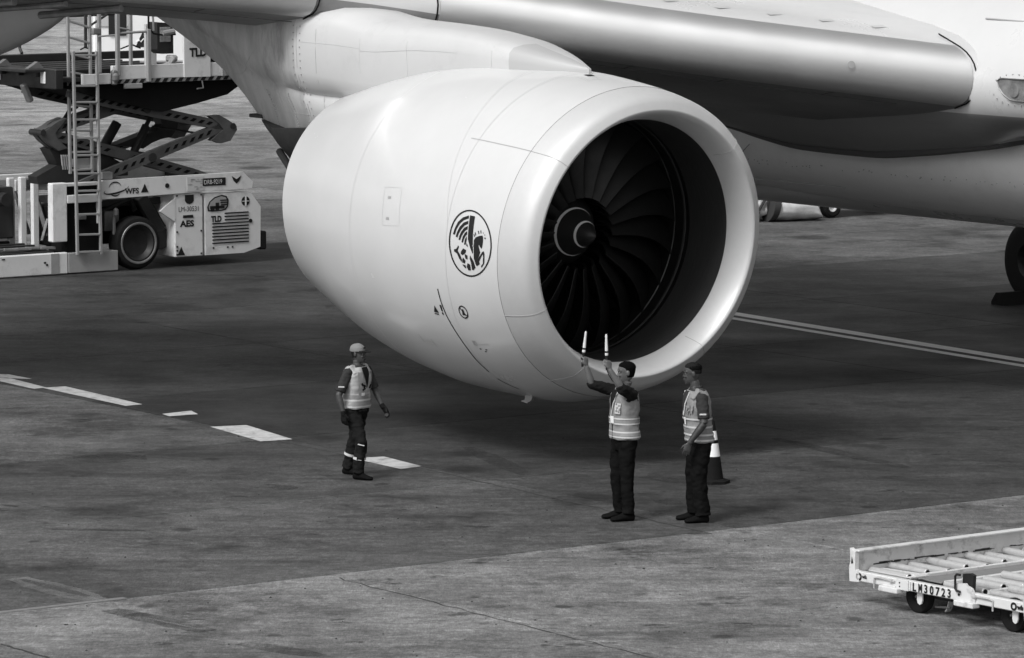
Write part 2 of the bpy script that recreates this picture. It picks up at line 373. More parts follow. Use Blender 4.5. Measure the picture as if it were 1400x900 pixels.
def scuff(px0, px1, wd, m, z):
    p, q = on_ground(*px0), on_ground(*px1); d = (q-p).normalized(); s_ = Vector((-d.y, d.x, 0))*wd/2; k = MB(); n = 10; rnd = random.Random(int(px0[0]))
    vs = []
    for i in range(n+1):
        c = p.lerp(q, i/n); f = .55 + .45*math.sin(math.pi*min(1, max(0, i/n))) + rnd.uniform(-.08, .08); vs += [tuple(c - s_*f + Vector((0, 0, z))), tuple(c + s_*f + Vector((0, 0, z)))]
    k.add(vs, [(2*i, 2*i+1, 2*i+3, 2*i+2) for i in range(n)]); o = k.build('tyre_scuff', m, None, 0); o['kind'] = 'structure'
scuff((22, 791), (135, 822), .42, SP, .0050); scuff((30, 793), (120, 816), .14, SD, .0080)
scuff((150, 834), (285, 864), .36, SD, .0050); scuff((200, 846), (282, 863), .05, SP, .0080)
scuff((330, 880), (440, 898), .30, SD, .0050); scuff((0, 690), (24, 693), .10, SD, .0050)
scuff((60, 724), (200, 726), .16, SD, .0050); scuff((880, 652), (1010, 668), .35, SD, .0050); scuff((902, 684), (925, 690), .30, SD, .0050)
scuff((640, 612), (720, 650), .30, SD, .0050); scuff((1060, 600), (1240, 640), .28, SD, .0050); scuff((100, 628), (200, 626), .8, SD, .0080); scuff((370, 668), (405, 666), .35, SD, .0050)
# loose grit and flakes
k = MB(); rnd = random.Random(21)
for i in range(150):
    px, py = rnd.uniform(0, 1400), 560 + 340*rnd.random()**.7; p = on_ground(px, py); r = rnd.uniform(.006, .018)
    k.add([(p.x + r*math.cos(a_)*rnd.uniform(.6, 1.2), p.y + r*1.6*math.sin(a_), .001) for a_ in (0, 1.3, 2.5, 3.8, 5.1)] + [(p.x, p.y, .001 + r*.7)], [(q, (q+1) % 5, 5) for q in range(5)])
o = k.build('grit', GJ, None, 0); o['kind'] = 'stuff'

# ================================================================ AIRLINER (local x = aft, y = starboard outward, z = up; origin below the intake)
plane_org = (1.4126, 54.19, 0)
airliner = thing('airliner', 'large white twin-engine jet airliner parked nose right, filling the top of the view', 'airplane', plane_org, math.atan2(AF.y, AF.x))
# ---- engine nacelle
P2, TL = R_(2), 6.5
NX = [-.36, -.33, -.25, -.15, 0, .12, .6, 1.2, 2.2, 3.2, 4.2, 5.5]
NR = [1.64, 1.715, 1.785, 1.82, 1.85, 1.87, 1.92, 1.96, 1.97, 1.89, 1.71, 1.38]
def interp(x, xs, ys):
    if x <= xs[0]: return ys[0]
    for i in range(len(xs)-1):
        if x <= xs[i+1]: return ys[i] + (ys[i+1]-ys[i])*(x-xs[i])/(xs[i+1]-xs[i])
    return ys[-1]
def cubic(x, xs, ys):
    if x <= xs[0] or x >= xs[-1]: return interp(x, xs, ys)
    for i in range(len(xs)-1):
        if x <= xs[i+1]: break
    def sl(k):
        if k == 0: return (ys[1]-ys[0])/(xs[1]-xs[0])
        if k == len(xs)-1: return (ys[-1]-ys[-2])/(xs[-1]-xs[-2])
        a, b_ = (ys[k]-ys[k-1])/(xs[k]-xs[k-1]), (ys[k+1]-ys[k])/(xs[k+1]-xs[k])
        return 0 if a*b_ <= 0 else 2*a*b_/(a+b_)
    h = xs[i+1]-xs[i]; t = (x-xs[i])/h; m0, m1 = sl(i)*h, sl(i+1)*h
    return (2*t**3-3*t*t+1)*ys[i] + (t**3-2*t*t+t)*m0 + (-2*t**3+3*t*t)*ys[i+1] + (t**3-t*t)*m1
def ring_pt(x, th, r):
    t = R_(interp(x, [.1, 3], [TL, 2]))
    return (x*math.cos(P2) - r*math.sin(th)*math.sin(t), r*math.cos(th), 2.7357 + x*math.sin(P2) + r*math.sin(th)*math.cos(t))
def cowl_r(x, th): return cubic(x, NX, NR) + interp(x, [-.35, 0, .8, 4.2, 5.5], [0, .04, .14, .14, .07]) * max(0, -math.sin(th))**1.5
def cowl(x, th, off=0.0): return ring_pt(x, th, cowl_r(x, th) + off)
NS = 160
THS = [2*math.pi*k/NS for k in range(NS)]
k = MB(); xs = [.12 + (5.5-.12)*i/54 for i in range(55)]
rings = [[cowl(x, t) for t in THS] for x in xs]
rings += [[ring_pt(5.5, t, 1.35) for t in THS], [ring_pt(5.2, t, 1.33) for t in THS], [ring_pt(4.0, t, 1.36) for t in THS]]
k.loft(rings, cap=False)
nac = k.build('engine_nacelle', M['nacelle'], airliner, 40)
nac['label'] = 'fat white engine nacelle with bare metal intake ring and round winged seahorse emblem'
# polished lip: outer joint -> highlight -> throat
k = MB(); prof = []
lipx = [.118, .05, 0, -.08, -.15, -.22, -.28, -.33, -.36]
rings = [[ring_pt(x, t, cowl_r(x, t)-.003) for t in THS] for x in lipx]
for x, r in ((-.366, 1.628), (-.360, 1.610), (-.340, 1.590), (-.30, 1.568), (-.23, 1.540), (-.15, 1.514), (-.07, 1.493), (0, 1.480)):
    rings.append([ring_pt(x, t, r) for t in THS])
k.loft(rings, cap=False); k.build('intake_lip', M['lip'], nac, 60)
# lip segment seams
for th in (.66, -.45, 2.4, -1.05, -2.2):
    k = MB(); k.tube([ring_pt(x, th, cowl_r(x, th)-.001) for x in lipx] + [ring_pt(x, th, r-.002) for x, r in ((-.366, 1.626), (-.340, 1.588), (-.23, 1.538), (-.1, 1.499))], .0035, 4); k.build('lip_seam', M['seam'], nac, 0)
# intake duct
k = MB(); k.loft([[ring_pt(x, t, r) for t in THS] for x, r in ((0, 1.478), (.03, 1.474), (.35, 1.472), (.72, 1.475))], cap=False)
k.build('acoustic_liner', M['liner'], nac, 60)
k = MB(); k.loft([[ring_pt(x, t, r) for t in THS] for x, r in ((.72, 1.475), (.735, 1.485), (1.02, 1.487), (1.03, 1.478), (1.8, 1.49), (1.85, .3))], cap=False)
k.build('fan_case', mat('fan_case_metal', .02, .32, .5, var=.3, scale=4), nac, 40)
k = MB(); k.loft([[ring_pt(x, t, r) for t in THS] for x, r in ((.80, 1.484), (.81, 1.478), (.845, 1.478), (.855, 1.484))], cap=False)
k.build('abradable_ring', mat('abradable_strip', .08, .35, .6), nac, 40)
# outlet guide vanes behind the fan
vm = None
for i in range(40):
    a = 2*math.pi*i/40
    k = MB(); k.loft([[ring_pt(x, a + dt + (x-1.55)*.18, r) for x, dt in ((1.55, -.004), (1.55, .004), (1.78, .008), (1.78, 0))] for r in (.62, 1.05, 1.485)])
    k.build('guide_vane', mat('vane_metal', .05, .35, .6) if i == 0 else bpy.data.materials['vane_metal'], nac, 30)
# fan blades: wide chord, swept, twisted (22); a blade is built once about the axis and turned
FC = Vector((1.08*math.cos(P2), 0, 2.7357 + 1.08*math.sin(P2)))
def blade_mesh():
    k = MB(); rings = []
    for i in range(13):
        f = i/12; r = .44 + f*(1.462-.44)
        stag = R_(24 + 38*f**.9); ch = .34 + .16*math.sin(math.pi*min(1, f*1.05)*.62)
        swx = -.03 + .10*f - .22*f*f + .16*f**3; swt = .05*math.sin(f*3.1) - .16*f*f
        sec = []
        for u in range(15):
            if u < 8: c_ = u/7; th_ = 1
            else: c_ = (14-u)/7; th_ = -1
            tk = th_*(.016*(1-.55*f))*math.sin(math.pi*min(max(c_, .03), .985))**.6
            camb = .055*(1-f*.7)*math.sin(math.pi*c_)
            xx = (c_-.42)*ch; yy = tk + camb
            ax_ = xx*math.cos(stag) - yy*math.sin(stag) + swx; tg = xx*math.sin(stag) + yy*math.cos(stag) + swt*r
            a = tg/r
            sec.append((ax_, r*math.sin(a), r*math.cos(a)))
        rings.append(sec)
    k.loft(rings); return k.mesh('fan_blade', [M['blade']], 50)
bm_ = blade_mesh()
fan_tilt = R_(-4.6)
for i in range(22):
    o = link('fan_blade', bm_, nac); o.location = FC
    o.rotation_euler = (2*math.pi*i/22 + .1, 0, 0)
    o.matrix_local = Matrix.Translation(FC) @ Matrix.Rotation(fan_tilt, 4, 'Y') @ Matrix.Rotation(2*math.pi*i/22 + .1, 4, 'X')
# spinner with its white swirl
FM = Matrix.Translation(FC) @ Matrix.Rotation(fan_tilt, 4, 'Y')
k = MB(); k.X = FM
prof = [(.002, -.385), (.03, -.375), (.10, -.28), (.20, -.12), (.30, .04), (.385, .14), (.44, .22), (.455, .28), (.46, .5)]
k.lathe(prof, (0, 0, 0), (1, 0, 0), 48); spn = k.build('spinner', M['spinner'], nac, 40)
def cone_pt(r, a, off=.004):
    h = interp(r, [q[0] for q in prof], [q[1] for q in prof]); return (h - off*.8, (r+off*.5)*math.sin(a), (r+off*.5)*math.cos(a))
k = MB(); k.X = FM
def swirl(r0, w0, a0, a1):
    n = 40; vs = []
    for i in range(n+1):
        f = i/n; a = a0 + (a1-a0)*f; wd = w0*(math.sin(math.pi*min(1, max(0, f*.96+.02))))**.45
        vs += [cone_pt(r0 - wd/2 + .012*f, a), cone_pt(r0 + wd/2 + .012*f, a)]
    k.add(vs, [(2*i, 2*i+1, 2*i+3, 2*i+2) for i in range(n)])
swirl(.285, .019, R_(-50), R_(205)); swirl(.150, .018, R_(-60), R_(190))
k.build('spinner_swirl', M['swirl'], nac, 0)
# ---- markings on the cowl: flat prints following the surface
DEC = dict(
    ring_o=[[0.221,0.0278],[0.215,0.0001],[0.218,-0.0275],[0.228,-0.0547],[0.246,-0.0809],[0.271,-0.1056],[0.303,-0.1284],[0.34,-0.1488],[0.382,-0.1666],[0.427,-0.1812],[0.476,-0.1925],[0.525,-0.2003],[0.576,-0.2043],[0.627,-0.2049],[0.678,-0.202],[0.727,-0.1954],[0.773,-0.1854],[0.816,-0.1721],[0.856,-0.1559],[0.891,-0.1369],[0.922,-0.1156],[0.947,-0.0923],[0.968,-0.0675],[0.983,-0.0415],[0.993,-0.0148],[0.997,0.0122],[0.995,0.039],[0.988,0.0652],[0.976,0.0902],[0.959,0.1139],[0.937,0.1357],[0.91,0.1553],[0.877,0.1724],[0.84,0.1868],[0.799,0.1981],[0.754,0.2062],[0.705,0.211],[0.654,0.2123],[0.601,0.2101],[0.55,0.2045],[0.499,0.1954],[0.449,0.1831],[0.401,0.1678],[0.357,0.1495],[0.317,0.1288],[0.283,0.1059],[0.255,0.0811],[0.234,0.0549]],
    ring_i=[[0.244,0.0264],[0.239,0.0001],[0.241,-0.0262],[0.251,-0.052],[0.267,-0.0769],[0.291,-0.1004],[0.32,-0.122],[0.355,-0.1414],[0.394,-0.1582],[0.436,-0.1721],[0.481,-0.1829],[0.527,-0.1902],[0.575,-0.1941],[0.622,-0.1946],[0.67,-0.1918],[0.716,-0.1855],[0.76,-0.1759],[0.8,-0.1633],[0.837,-0.1478],[0.871,-0.1298],[0.9,-0.1095],[0.924,-0.0873],[0.943,-0.0636],[0.958,-0.0389],[0.967,-0.0134],[0.971,0.0123],[0.97,0.0378],[0.964,0.0628],[0.952,0.0867],[0.936,0.1092],[0.915,0.1299],[0.89,0.1486],[0.859,0.1649],[0.825,0.1785],[0.786,0.1892],[0.744,0.1969],[0.698,0.2014],[0.65,0.2026],[0.601,0.2004],[0.552,0.195],[0.505,0.1863],[0.458,0.1745],[0.413,0.1598],[0.372,0.1425],[0.335,0.1227],[0.303,0.1008],[0.276,0.0772],[0.257,0.0523]],
    polys=[[[0.669,0.1782],[0.578,0.1765],[0.567,0.0713],[0.542,-0.049],[0.552,-0.0552],[0.596,-0.0231],[0.649,0.031],[0.655,0.0663]],[[0.689,0.1762],[0.785,0.1584],[0.864,0.1254],[0.909,0.0803],[0.928,0.0453],[0.891,0.0445],[0.872,0.0789],[0.827,0.1147],[0.765,0.1418],[0.68,0.1575]],[[0.681,0.1431],[0.758,0.1279],[0.823,0.0958],[0.859,0.0584],[0.873,0.0328],[0.839,0.0304],[0.825,0.0531],[0.786,0.0837],[0.735,0.1101],[0.676,0.1235]],[[0.676,0.1106],[0.734,0.0973],[0.782,0.0698],[0.806,0.0436],[0.817,0.0189],[0.786,0.0163],[0.772,0.0384],[0.743,0.0613],[0.707,0.0811],[0.674,0.0901]],[[0.674,0.0794],[0.712,0.0666],[0.747,0.0398],[0.761,0.0056],[0.733,0.0036],[0.717,0.0308],[0.692,0.0499],[0.671,0.0582]],[[0.675,0.0474],[0.701,0.0281],[0.712,-0.0066],[0.684,-0.0079],[0.673,0.0154],[0.668,0.03]],[[0.669,0.005],[0.67,-0.0115],[0.639,-0.0198],[0.65,-0.0033]],[[0.539,0.03],[0.51,0.0495],[0.443,0.0627],[0.394,0.0669],[0.38,0.0534],[0.375,0.0284],[0.381,-0.0043],[0.395,-0.0166],[0.421,-0.0065],[0.439,0.0069],[0.448,-0.0008],[0.43,-0.0214],[0.412,-0.0406],[0.44,-0.0724],[0.453,-0.0876],[0.382,-0.0369],[0.353,-0.0295],[0.337,-0.0453],[0.334,-0.096],[0.344,-0.1111],[0.386,-0.1365],[0.398,-0.1269],[0.362,-0.1084],[0.36,-0.0574],[0.374,-0.0517],[0.429,-0.0994],[0.417,-0.1147],[0.47,-0.1304],[0.486,-0.1254],[0.526,-0.0841]],[[0.592,-0.0673],[0.53,-0.1023],[0.495,-0.1404],[0.534,-0.1603],[0.56,-0.1579],[0.575,-0.1153],[0.601,-0.0878]],[[0.638,-0.1185],[0.592,-0.1269],[0.579,-0.1624],[0.627,-0.1648],[0.657,-0.1446]],[[0.736,-0.1322],[0.677,-0.1349],[0.664,-0.1558],[0.695,-0.1502]],[[0.892,-0.0462],[0.85,-0.0404],[0.815,-0.0172],[0.802,-0.0272],[0.823,-0.0497],[0.783,-0.0689],[0.74,-0.1023],[0.751,-0.1172],[0.793,-0.0979],[0.837,-0.0682],[0.887,-0.0587]],[[0.763,-0.0536],[0.723,-0.0315],[0.668,-0.0392],[0.677,-0.0561],[0.729,-0.0746],[0.766,-0.068]],[[0.694,-0.0641],[0.642,-0.0721],[0.639,-0.097],[0.68,-0.0934]],[[0.725,-0.0872],[0.676,-0.1061],[0.687,-0.1246],[0.74,-0.1202]],[[0.555,0.0649],[0.542,0.0685],[0.525,0.0537],[0.538,0.0501]],[[0.537,0.0773],[0.524,0.0809],[0.505,0.062],[0.518,0.0584]],[[0.487,0.0902],[0.472,0.0933],[0.451,0.0751],[0.466,0.0721]],[[0.443,0.0957],[0.426,0.0982],[0.417,0.08],[0.43,0.0771]],[[0.395,0.087],[0.376,0.0853],[0.386,0.0775]],[[0.365,0.0758],[0.348,0.0739],[0.358,0.0669]],[[0.36,0.0545],[0.341,0.0585],[0.329,0.0505],[0.347,0.0451]]],
    black_arc=[[1.272,-0.3153],[1.258,-0.3955],[1.229,-0.4822],[1.178,-0.5717],[1.134,-0.6506],[1.104,-0.7294],[1.086,-0.8151],[1.04,-0.9304]],
    black_arc2=[[1.018,-1.0044],[0.949,-1.067],[0.865,-1.127]],
    hatch=[[2.439,0.2595],[2.084,0.2714],[2.02,0.0374],[2.38,0.0224]],
    noentry=[[0.852,-0.4466]],
    warn=[[1.423,-0.4595],[1.291,-0.4513],[1.954,-0.7316],[0.842,-0.6702],[0.754,-0.7077]],
)
import bmesh
def surf_poly(polys, name, m, off=.004, holes=None):
    bm = bmesh.new()
    for p in polys:
        vs = [bm.verts.new((x, t*1.9, 0)) for x, t in p]
        es = [bm.edges.new((vs[i], vs[(i+1) % len(vs)])) for i in range(len(vs))]
        if holes:
            hv = [bm.verts.new((x, t*1.9, 0)) for x, t in holes]
            es += [bm.edges.new((hv[i], hv[(i+1) % len(hv)])) for i in range(len(hv))]
        bmesh.ops.triangle_fill(bm, edges=es, use_beauty=True)
    for _ in range(3):
        lg = [e for e in bm.edges if e.calc_length() > .05]
        if not lg: break
        bmesh.ops.subdivide_edges(bm, edges=lg, cuts=1)
    bmesh.ops.triangulate(bm, faces=bm.faces[:])
    for v in bm.verts: v.co = Vector(cowl(v.co.x, v.co.y/1.9, off))
    me = bpy.data.meshes.new(name); bm.to_mesh(me); bm.free(); me.materials.append(m)
    me.polygons.foreach_set('use_smooth', [True]*len(me.polygons))
    return link(name, me, nac)
def surf_line(pts, wd, name, m, off=.003, sub_=6):
    P = []
    for i in range(len(pts)-1):
        for q in range(sub_): f = q/sub_; P.append((pts[i][0]*(1-f)+pts[i+1][0]*f, pts[i][1]*(1-f)+pts[i+1][1]*f))
    P.append(tuple(pts[-1])); k = MB(); vs = []
    for i, (x, t) in enumerate(P):
        a, b_ = P[max(i-1, 0)], P[min(i+1, len(P)-1)]; dx, dt = b_[0]-a[0], (b_[1]-a[1])*1.9; L = math.hypot(dx, dt) or 1
        nx, ntt = -dt/L*wd/2, dx/L*wd/2/1.9
        vs += [cowl(x-nx, t-ntt, off), cowl(x+nx, t+ntt, off)]
    k.add(vs, [(2*i, 2*i+1, 2*i+3, 2*i+2) for i in range(len(P)-1)])
    return k.build(name, m, nac, 180)
surf_poly([DEC['ring_o']], 'emblem_ring', M['black'], holes=DEC['ring_i'])
surf_poly(DEC['polys'], 'emblem_seahorse', M['black'])
for nm in ('black_arc', 'black_arc2'): surf_line(DEC[nm], .022, 'access_line', M['black'])
surf_line([(1.05, 1.5 - 3.1*i/40) for i in range(41)], .005, 'panel_seam', M['seamsoft'], sub_=2)
surf_line([(3.2, 1.5 - 3.0*i/40) for i in range(41)], .004, 'panel_seam', M['seamsoft'], sub_=2)
surf_line([(1.62, 1.5), (1.58, 1.2), (1.43, .9), (1.22, .42), (1.05, .1)], .004, 'panel_seam', M['seamsoft'])
surf_line([(x, .66) for x in (1.2, .9, .6, .3, .12)], .011, 'panel_seam', M['seam'])
h = DEC['hatch']; surf_line(h + [h[0]], .004, 'access_hatch', M['seamsoft'])
for x, t in ((2.30, .20), (2.28, .07)): surf_poly([[(x-.03, t-.008), (x+.03, t-.008), (x+.03, t+.008), (x-.03, t+.008)]], 'hatch_latch', M['seam'])
def circ(x, t, r, n=24): return [(x + r*math.cos(2*math.pi*i/n), t + r*math.sin(2*math.pi*i/n)/1.9) for i in range(n)]
x, t = DEC['noentry'][0]
surf_poly([circ(x, t, .085)], 'no_step_sign', M['black'], holes=circ(x, t, .068))
surf_line([(x+.055, t+.028), (x-.055, t-.028)], .014, 'no_step_sign', M['black'])
surf_poly([[(x-.012, t+.02), (x+.015, t+.02), (x+.03, t-.02), (x-.03, t-.022)]], 'no_step_sign', M['black'])
(x, t) = DEC['warn'][0]; surf_poly([[(x+.05, t-.02), (x, t+.028), (x-.05, t-.02)], [(x+.05, t-.027), (x+.05, t-.034), (x-.04, t-.034), (x-.04, t-.027)]], 'warning_print', M['black'])
(x, t) = DEC['warn'][1]; surf_poly([[(x-.02, t+.03), (x+.02, t+.03), (x+.012, t-.012), (x-.016, t-.012)], circ(x, t-.028, .018, 10)], 'warning_print', M['black'])
(x, t) = DEC['warn'][2]; surf_line([(x+.13, t+.05), (x+.11, t-.01)], .01, 'placard_print', M['seam']); surf_line([(x-.11, t+.03), (x-.13, t-.03)], .01, 'placard_print', M['seam'])
for q in range(6): surf_line([(x+.07-.028*q, t+.018), (x+.064-.028*q, t-.012)], .006, 'placard_print', M['seamsoft'])
(x, t) = DEC['warn'][3]; surf_poly([[(x+.07, t+.018), (x, t+.018), (x, t-.018), (x+.07, t-.018)]], 'placard_print', M['seam'], holes=[(x+.03, t+.012), (x+.006, t+.012), (x+.006, t-.012), (x+.03, t-.012)])
surf_line([(x-.01, t-.004), (x-.22, t-.002)], .016, 'placard_print', M['seamsoft'])
for dx, dt in ((0, -.04), (-.07, -.06), (-.10, -.045)): surf_poly([[(x+dx, t+dt), (x+dx-.035, t+dt), (x+dx-.035, t+dt-.008), (x+dx, t+dt-.008)]], 'placard_print', M['black'])
surf_poly([[(.93, 1.50), (.83, 1.50), (.80, 1.54), (.90, 1.55)]], 'vent_slot', M['void'])
surf_line([(.86, 1.44), (.66, 1.42), (.60, 1.50), (.80, 1.53)], .007, 'panel_seam', M['seamsoft'])
surf_poly([circ(.55, -.006, .012, 8)], 'fastener', M['seam'])
# drain mast below the cowl
k = MB(); b_ = Vector(cowl(1.0, -1.27)); k.loft([[tuple(b_ + Vector(q)) for q in ring] for ring in
    ([(-.10, .02, .06), (.08, .02, .06), (.08, -.02, .06), (-.10, -.02, .06)], [(-.04, .016, -.05), (.09, .016, -.05), (.09, -.016, -.05), (-.04, -.016, -.05)], [(.05, .02, -.09), (.17, .02, -.075), (.17, -.02, -.075), (.05, -.02, -.09)])])
k.build('drain_mast', M['heatedge'], nac, 30)
# core nozzle
k = MB(); k.lathe([(.95, 4.4), (.86, 5.5), (.7, 6.2), (.66, 6.2), (.6, 5)], (0, 0, 2.7357), (1, 0, math.tan(P2)), 48, cap=False); k.build('core_nozzle', M['heat'], nac, 40)

# ---- pylon: a lofted fairing between cowl and wing
def pylon_sec(zb, zt, hw, crease, vee=0.0):
    h = zt - zb; zc = zb + h*crease; q = 1 - vee
    side = [(0, zt), (.45*hw, zt-.01*h), (.82*hw, zt-.06*h), (.97*hw, zt-.15*h), (1.0*hw, zt-.30*h), (.97*hw, zc+.16*h), (.86*hw, zc+.05*h), (.70*hw, zc), (.80*hw*(1-.2*vee), zc-.05*h), (.80*hw*(1-.6*vee), zb+.20*h), (.70*hw*(1-.8*vee), zb+.05*h), (.45*hw*(1-.9*vee), zb), (0, zb)]
    return side + [(-y, z) for y, z in side[-2:0:-1]]
def vee_at(x): return interp(x, [5.6, 7.4, 11], [0, .8, 1])
PY = [(.80, 4.70, 4.775, .02), (1.2, 4.45, 4.88, .20), (1.6, 4.4, 4.965, .34), (2.2, 4.3, 5.085, .46), (2.9, 4.25, 5.17, .50), (3.7, 4.15, 5.215, .54), (4.6, 3.9, 5.25, .58), (5.5, 3.72, 5.36, .60),
      (6.4, 3.62, 5.42, .60), (7.2, 3.62, 5.45, .56), (7.9, 3.74, 5.5, .50), (8.45, 4.09, 5.5, .44), (9.0, 4.41, 5.5, .36), (9.65, 4.68, 5.5, .27), (10.4, 4.95, 5.5, .17), (11.0, 5.15, 5.5, .06)]
def py_at(x):
    xs_ = [q[0] for q in PY]; return [cubic(x, xs_, [q[i] for q in PY]) for i in (1, 2, 3)]
k = MB(); rings = []
N_ = 60
for i in range(N_+1):
    x = .80 + (11.0-.80)*i/N_; zb, zt, hw = py_at(x); cr = interp(x, [.8, 4, 5.5, 8, 11], [.1, .2, .30, .42, .45])
    rings.append([(x, y, z) for y, z in pylon_sec(zb, zt, hw, cr, vee_at(x))])
k.loft(rings); pyl = k.build('pylon', [M['pylon'], M['pylonaft']], airliner, 50)
for p_ in pyl.data.polygons:
    if p_.center.x > 6.36: p_.material_index = 1
pyl['label'] = 'streaked pale pylon fairing joining the engine to the wing'
# dark heat shield under the pylon tail and its bright skirt edge
k = MB(); rings = []
for x, zb, zt, hw in ((5.6, 3.2, 3.8, .55), (6.4, 3.15, 3.78, .55), (7.0, 3.25, 3.74, .5), (7.3, 3.42, 3.72, .36), (7.6, 3.58, 3.76, .26), (7.9, 3.74, 3.80, .14)):
    rings.append([(x, y, z) for y, z in ((hw, zt), (hw*.95, zt-.4*(zt-zb)), (hw*.4, zb), (-hw*.4, zb), (-hw*.95, zt-.4*(zt-zb)), (-hw, zt))])
k.loft(rings); k.build('heat_shield', M['heat'], pyl, 40)
k = MB(); k.tube([(6.0, .30, 3.13), (6.9, .30, 3.16), (7.45, .15, 3.40)], .05, 8); k.box((8.05, 0, 3.84), (.3, .3, .05), .01); k.build('skirt_edge', M['heat'], pyl, 40)
# pylon panel lines, raised hairline strips on the near side
def py_pt(x, zf, off=.006):
    zb, zt, hw = py_at(x); cr = interp(x, [.8, 4, 5.5, 8, 11], [.1, .2, .30, .42, .45])
    sec = pylon_sec(zb, zt, hw, cr, vee_at(x))[:13]; z = zb + (zt-zb)*zf
    for i in range(12):
        if sec[i][1] >= z >= sec[i+1][1]:
            f = (sec[i][1]-z)/((sec[i][1]-sec[i+1][1]) or 1); return (x, sec[i][0]*(1-f)+sec[i+1][0]*f + off, z)
    return (x, off, z)
for pts in ([(6.35, .12+.07*i) for i in range(12)], [(5.9, .1+.08*i) for i in range(11)], [(6.9, .05+.04*i) for i in range(8)], [(4.9+.14*i, .72) for i in range(11)], [(2.9+.2*i, .70) for i in range(11)],
            [(4.9, .5+.1*i) for i in range(5)], [(7.4, .05+.04*i) for i in range(8)], [(6.35+.12*i, .18) for i in range(11)], [(3.9, .3+.1*i) for i in range(6)], [(8.6-.1*i, .15+.04*i) for i in range(12)], [(2.2, .5+.08*i) for i in range(6)], [(9.3, .45+.05*i) for i in range(9)]):
    k = MB(); k.tube([py_pt(*q, .0015) for q in pts], .003, 4); k.build('panel_seam', M['seamsoft'] if pts[0][0] < 5 else M['seam'], pyl, 0)
# rivet rows
k = MB()
for x in (6.43, 6.27, 7.45, 6.82):
    for i in range(16):
        p = py_pt(x, .08+.05*i if x < 6.6 else .05+.018*i); k.box(p, (.016, .010, .016))
k.build('rivets', M['seam'], pyl, 0)['kind'] = 'stuff'
# front cap panel of the pylon
k = MB(); rings = []
for i in range(9):
    x = .81 + 1.09*i/8; zb, zt, hw = py_at(x); rings.append([(x, y*1.012, z+.004) for y, z in pylon_sec(zb, zt, hw, .1)[:7]])
k.loft(rings, cap=False, closed=False); k.build('pylon_nose_cap', mat('cap_grey', .40, .45), pyl, 60)

# ---- wing
WY = [-8.0, -6.03, -3.74, -2.06, .56, 2.21, 5, 8, 14, 20, 27]
WB = [3.82, 4.12, 4.47, 4.76, 5.24, 5.41, 5.64, 5.9, 6.5, 7.1, 7.9]         # z of the slat's lower edge
WC = [14, 12.6, 11.2, 10.4, 9.2, 8.6, 7.6, 6.8, 5.3, 3.9, 2.4]
def le_x(y): return 5.45 + .727*y
NOSE_LO = [(.30, -.36), (.20, -.33), (.12, -.28), (.06, -.21), (.02, -.12), (0, 0)]
NOSE_UP = [(.02, .10), (.06, .19), (.12, .26), (.21, .33), (.33, .39)]
def wing_ring(y, off=0.0):
    zc = cubic(y, WY, WB) + .37; c = interp(y, WY, WC); x0 = le_x(y); s_ = c/11
    up = NOSE_UP + [(.55, .47), (.9, .57), (1.6, .70), (3.0*s_+.2, .80*s_+.05), (5.5*s_, .72*s_), (8.5*s_, .40*s_), (c, .0)]
    lo = [(8.5*s_, -.25*s_), (5.5*s_, -.52*s_), (3.0*s_+.1, -.58*s_), (1.6, -.53), (.9, -.46), (.5, -.405)]
    return [(x0+a, y, zc+b) for a, b in lo + NOSE_LO + up]
k = MB(); ys = [-8 + 35*i/70 for i in range(71)]
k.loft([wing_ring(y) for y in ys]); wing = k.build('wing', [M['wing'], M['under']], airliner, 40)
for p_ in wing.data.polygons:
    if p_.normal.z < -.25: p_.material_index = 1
def slat(y0, y1, shift=.014):
    k = MB(); rings = []
    n = 26
    for i in range(n+1):
        y = y0 + (y1-y0)*i/n; zc = cubic(y, WY, WB) + .37; x0 = le_x(y)
        prof = [(.34, -.372)] + NOSE_LO + NOSE_UP + [(.36, .398)]
        out = [(x0 + a - shift*(1 if a < .25 else .3), y, zc + b*(1+shift*2.2)) for a, b in prof]
        rings.append(out + [(x0 + .30, y, zc + .3), (x0 + .28, y, zc - .28)])
    k.loft(rings); return k.build('slat', M['slat'], wing, 40)
slat(-6.26, -.70); slat(.58, 13.0); slat(13.06, 24)
# slat ends: dark sealing gaps
for y in (-6.30, -.67, .55):
    k = MB(); zc = cubic(y, WY, WB) + .37; x0 = le_x(y)
    k.tube([(x0 + a - .012, y, zc + b*1.02) for a, b in [(.42, -.40)] + NOSE_LO + NOSE_UP + [(.55, .47), (.75, .54)]], .010, 5); k.build('slat_gap', M['void'], wing, 0)
# lower wing panel seams, drain, slat drain hole
k = MB()
def lower_pt(y, a, off=-.012):
    zc = cubic(y, WY, WB) + .37; return (le_x(y)+a, y, zc + interp(a, [.3, .5, .9, 1.6], [-.36, -.405, -.46, -.53]) + off)
k.tube([lower_pt(y, .62) for y in (-5.8, -4, -2, 0, 2, 5)], .006, 4)
for y in (-5.0, -3.9, -2.9, -1.9, 1.6, 3.0): k.tube([lower_pt(y, .36), lower_pt(y, .62)], .005, 4)
k.build('panel_seam', M['seamdark'], wing, 0)
k = MB(); y = -4.98; zc = cubic(y, WY, WB)+.37; k.lathe([(.05, 0), (.05, .012), (.03, .014)], (le_x(y)-.022, y, zc-.02), (-1, .5, .1), 16); k.build('slat_drain', mat('drain_grey', .3, .5), wing, 30)
# grey markings along the upper surface
for i in range(9):
    k = MB(); y = -1.2 - .55*i; zc = cubic(y, WY, WB)+.37; k.add([(le_x(y)+a, y+d, zc+b+.012) for a, b, d in ((.70, .515, .0), (.78, .540, .0), (.78, .540, -.22), (.70, .515, -.22))], [(0, 1, 2, 3)]); k.build('vent_mark', M['seamsoft'], wing, 0)
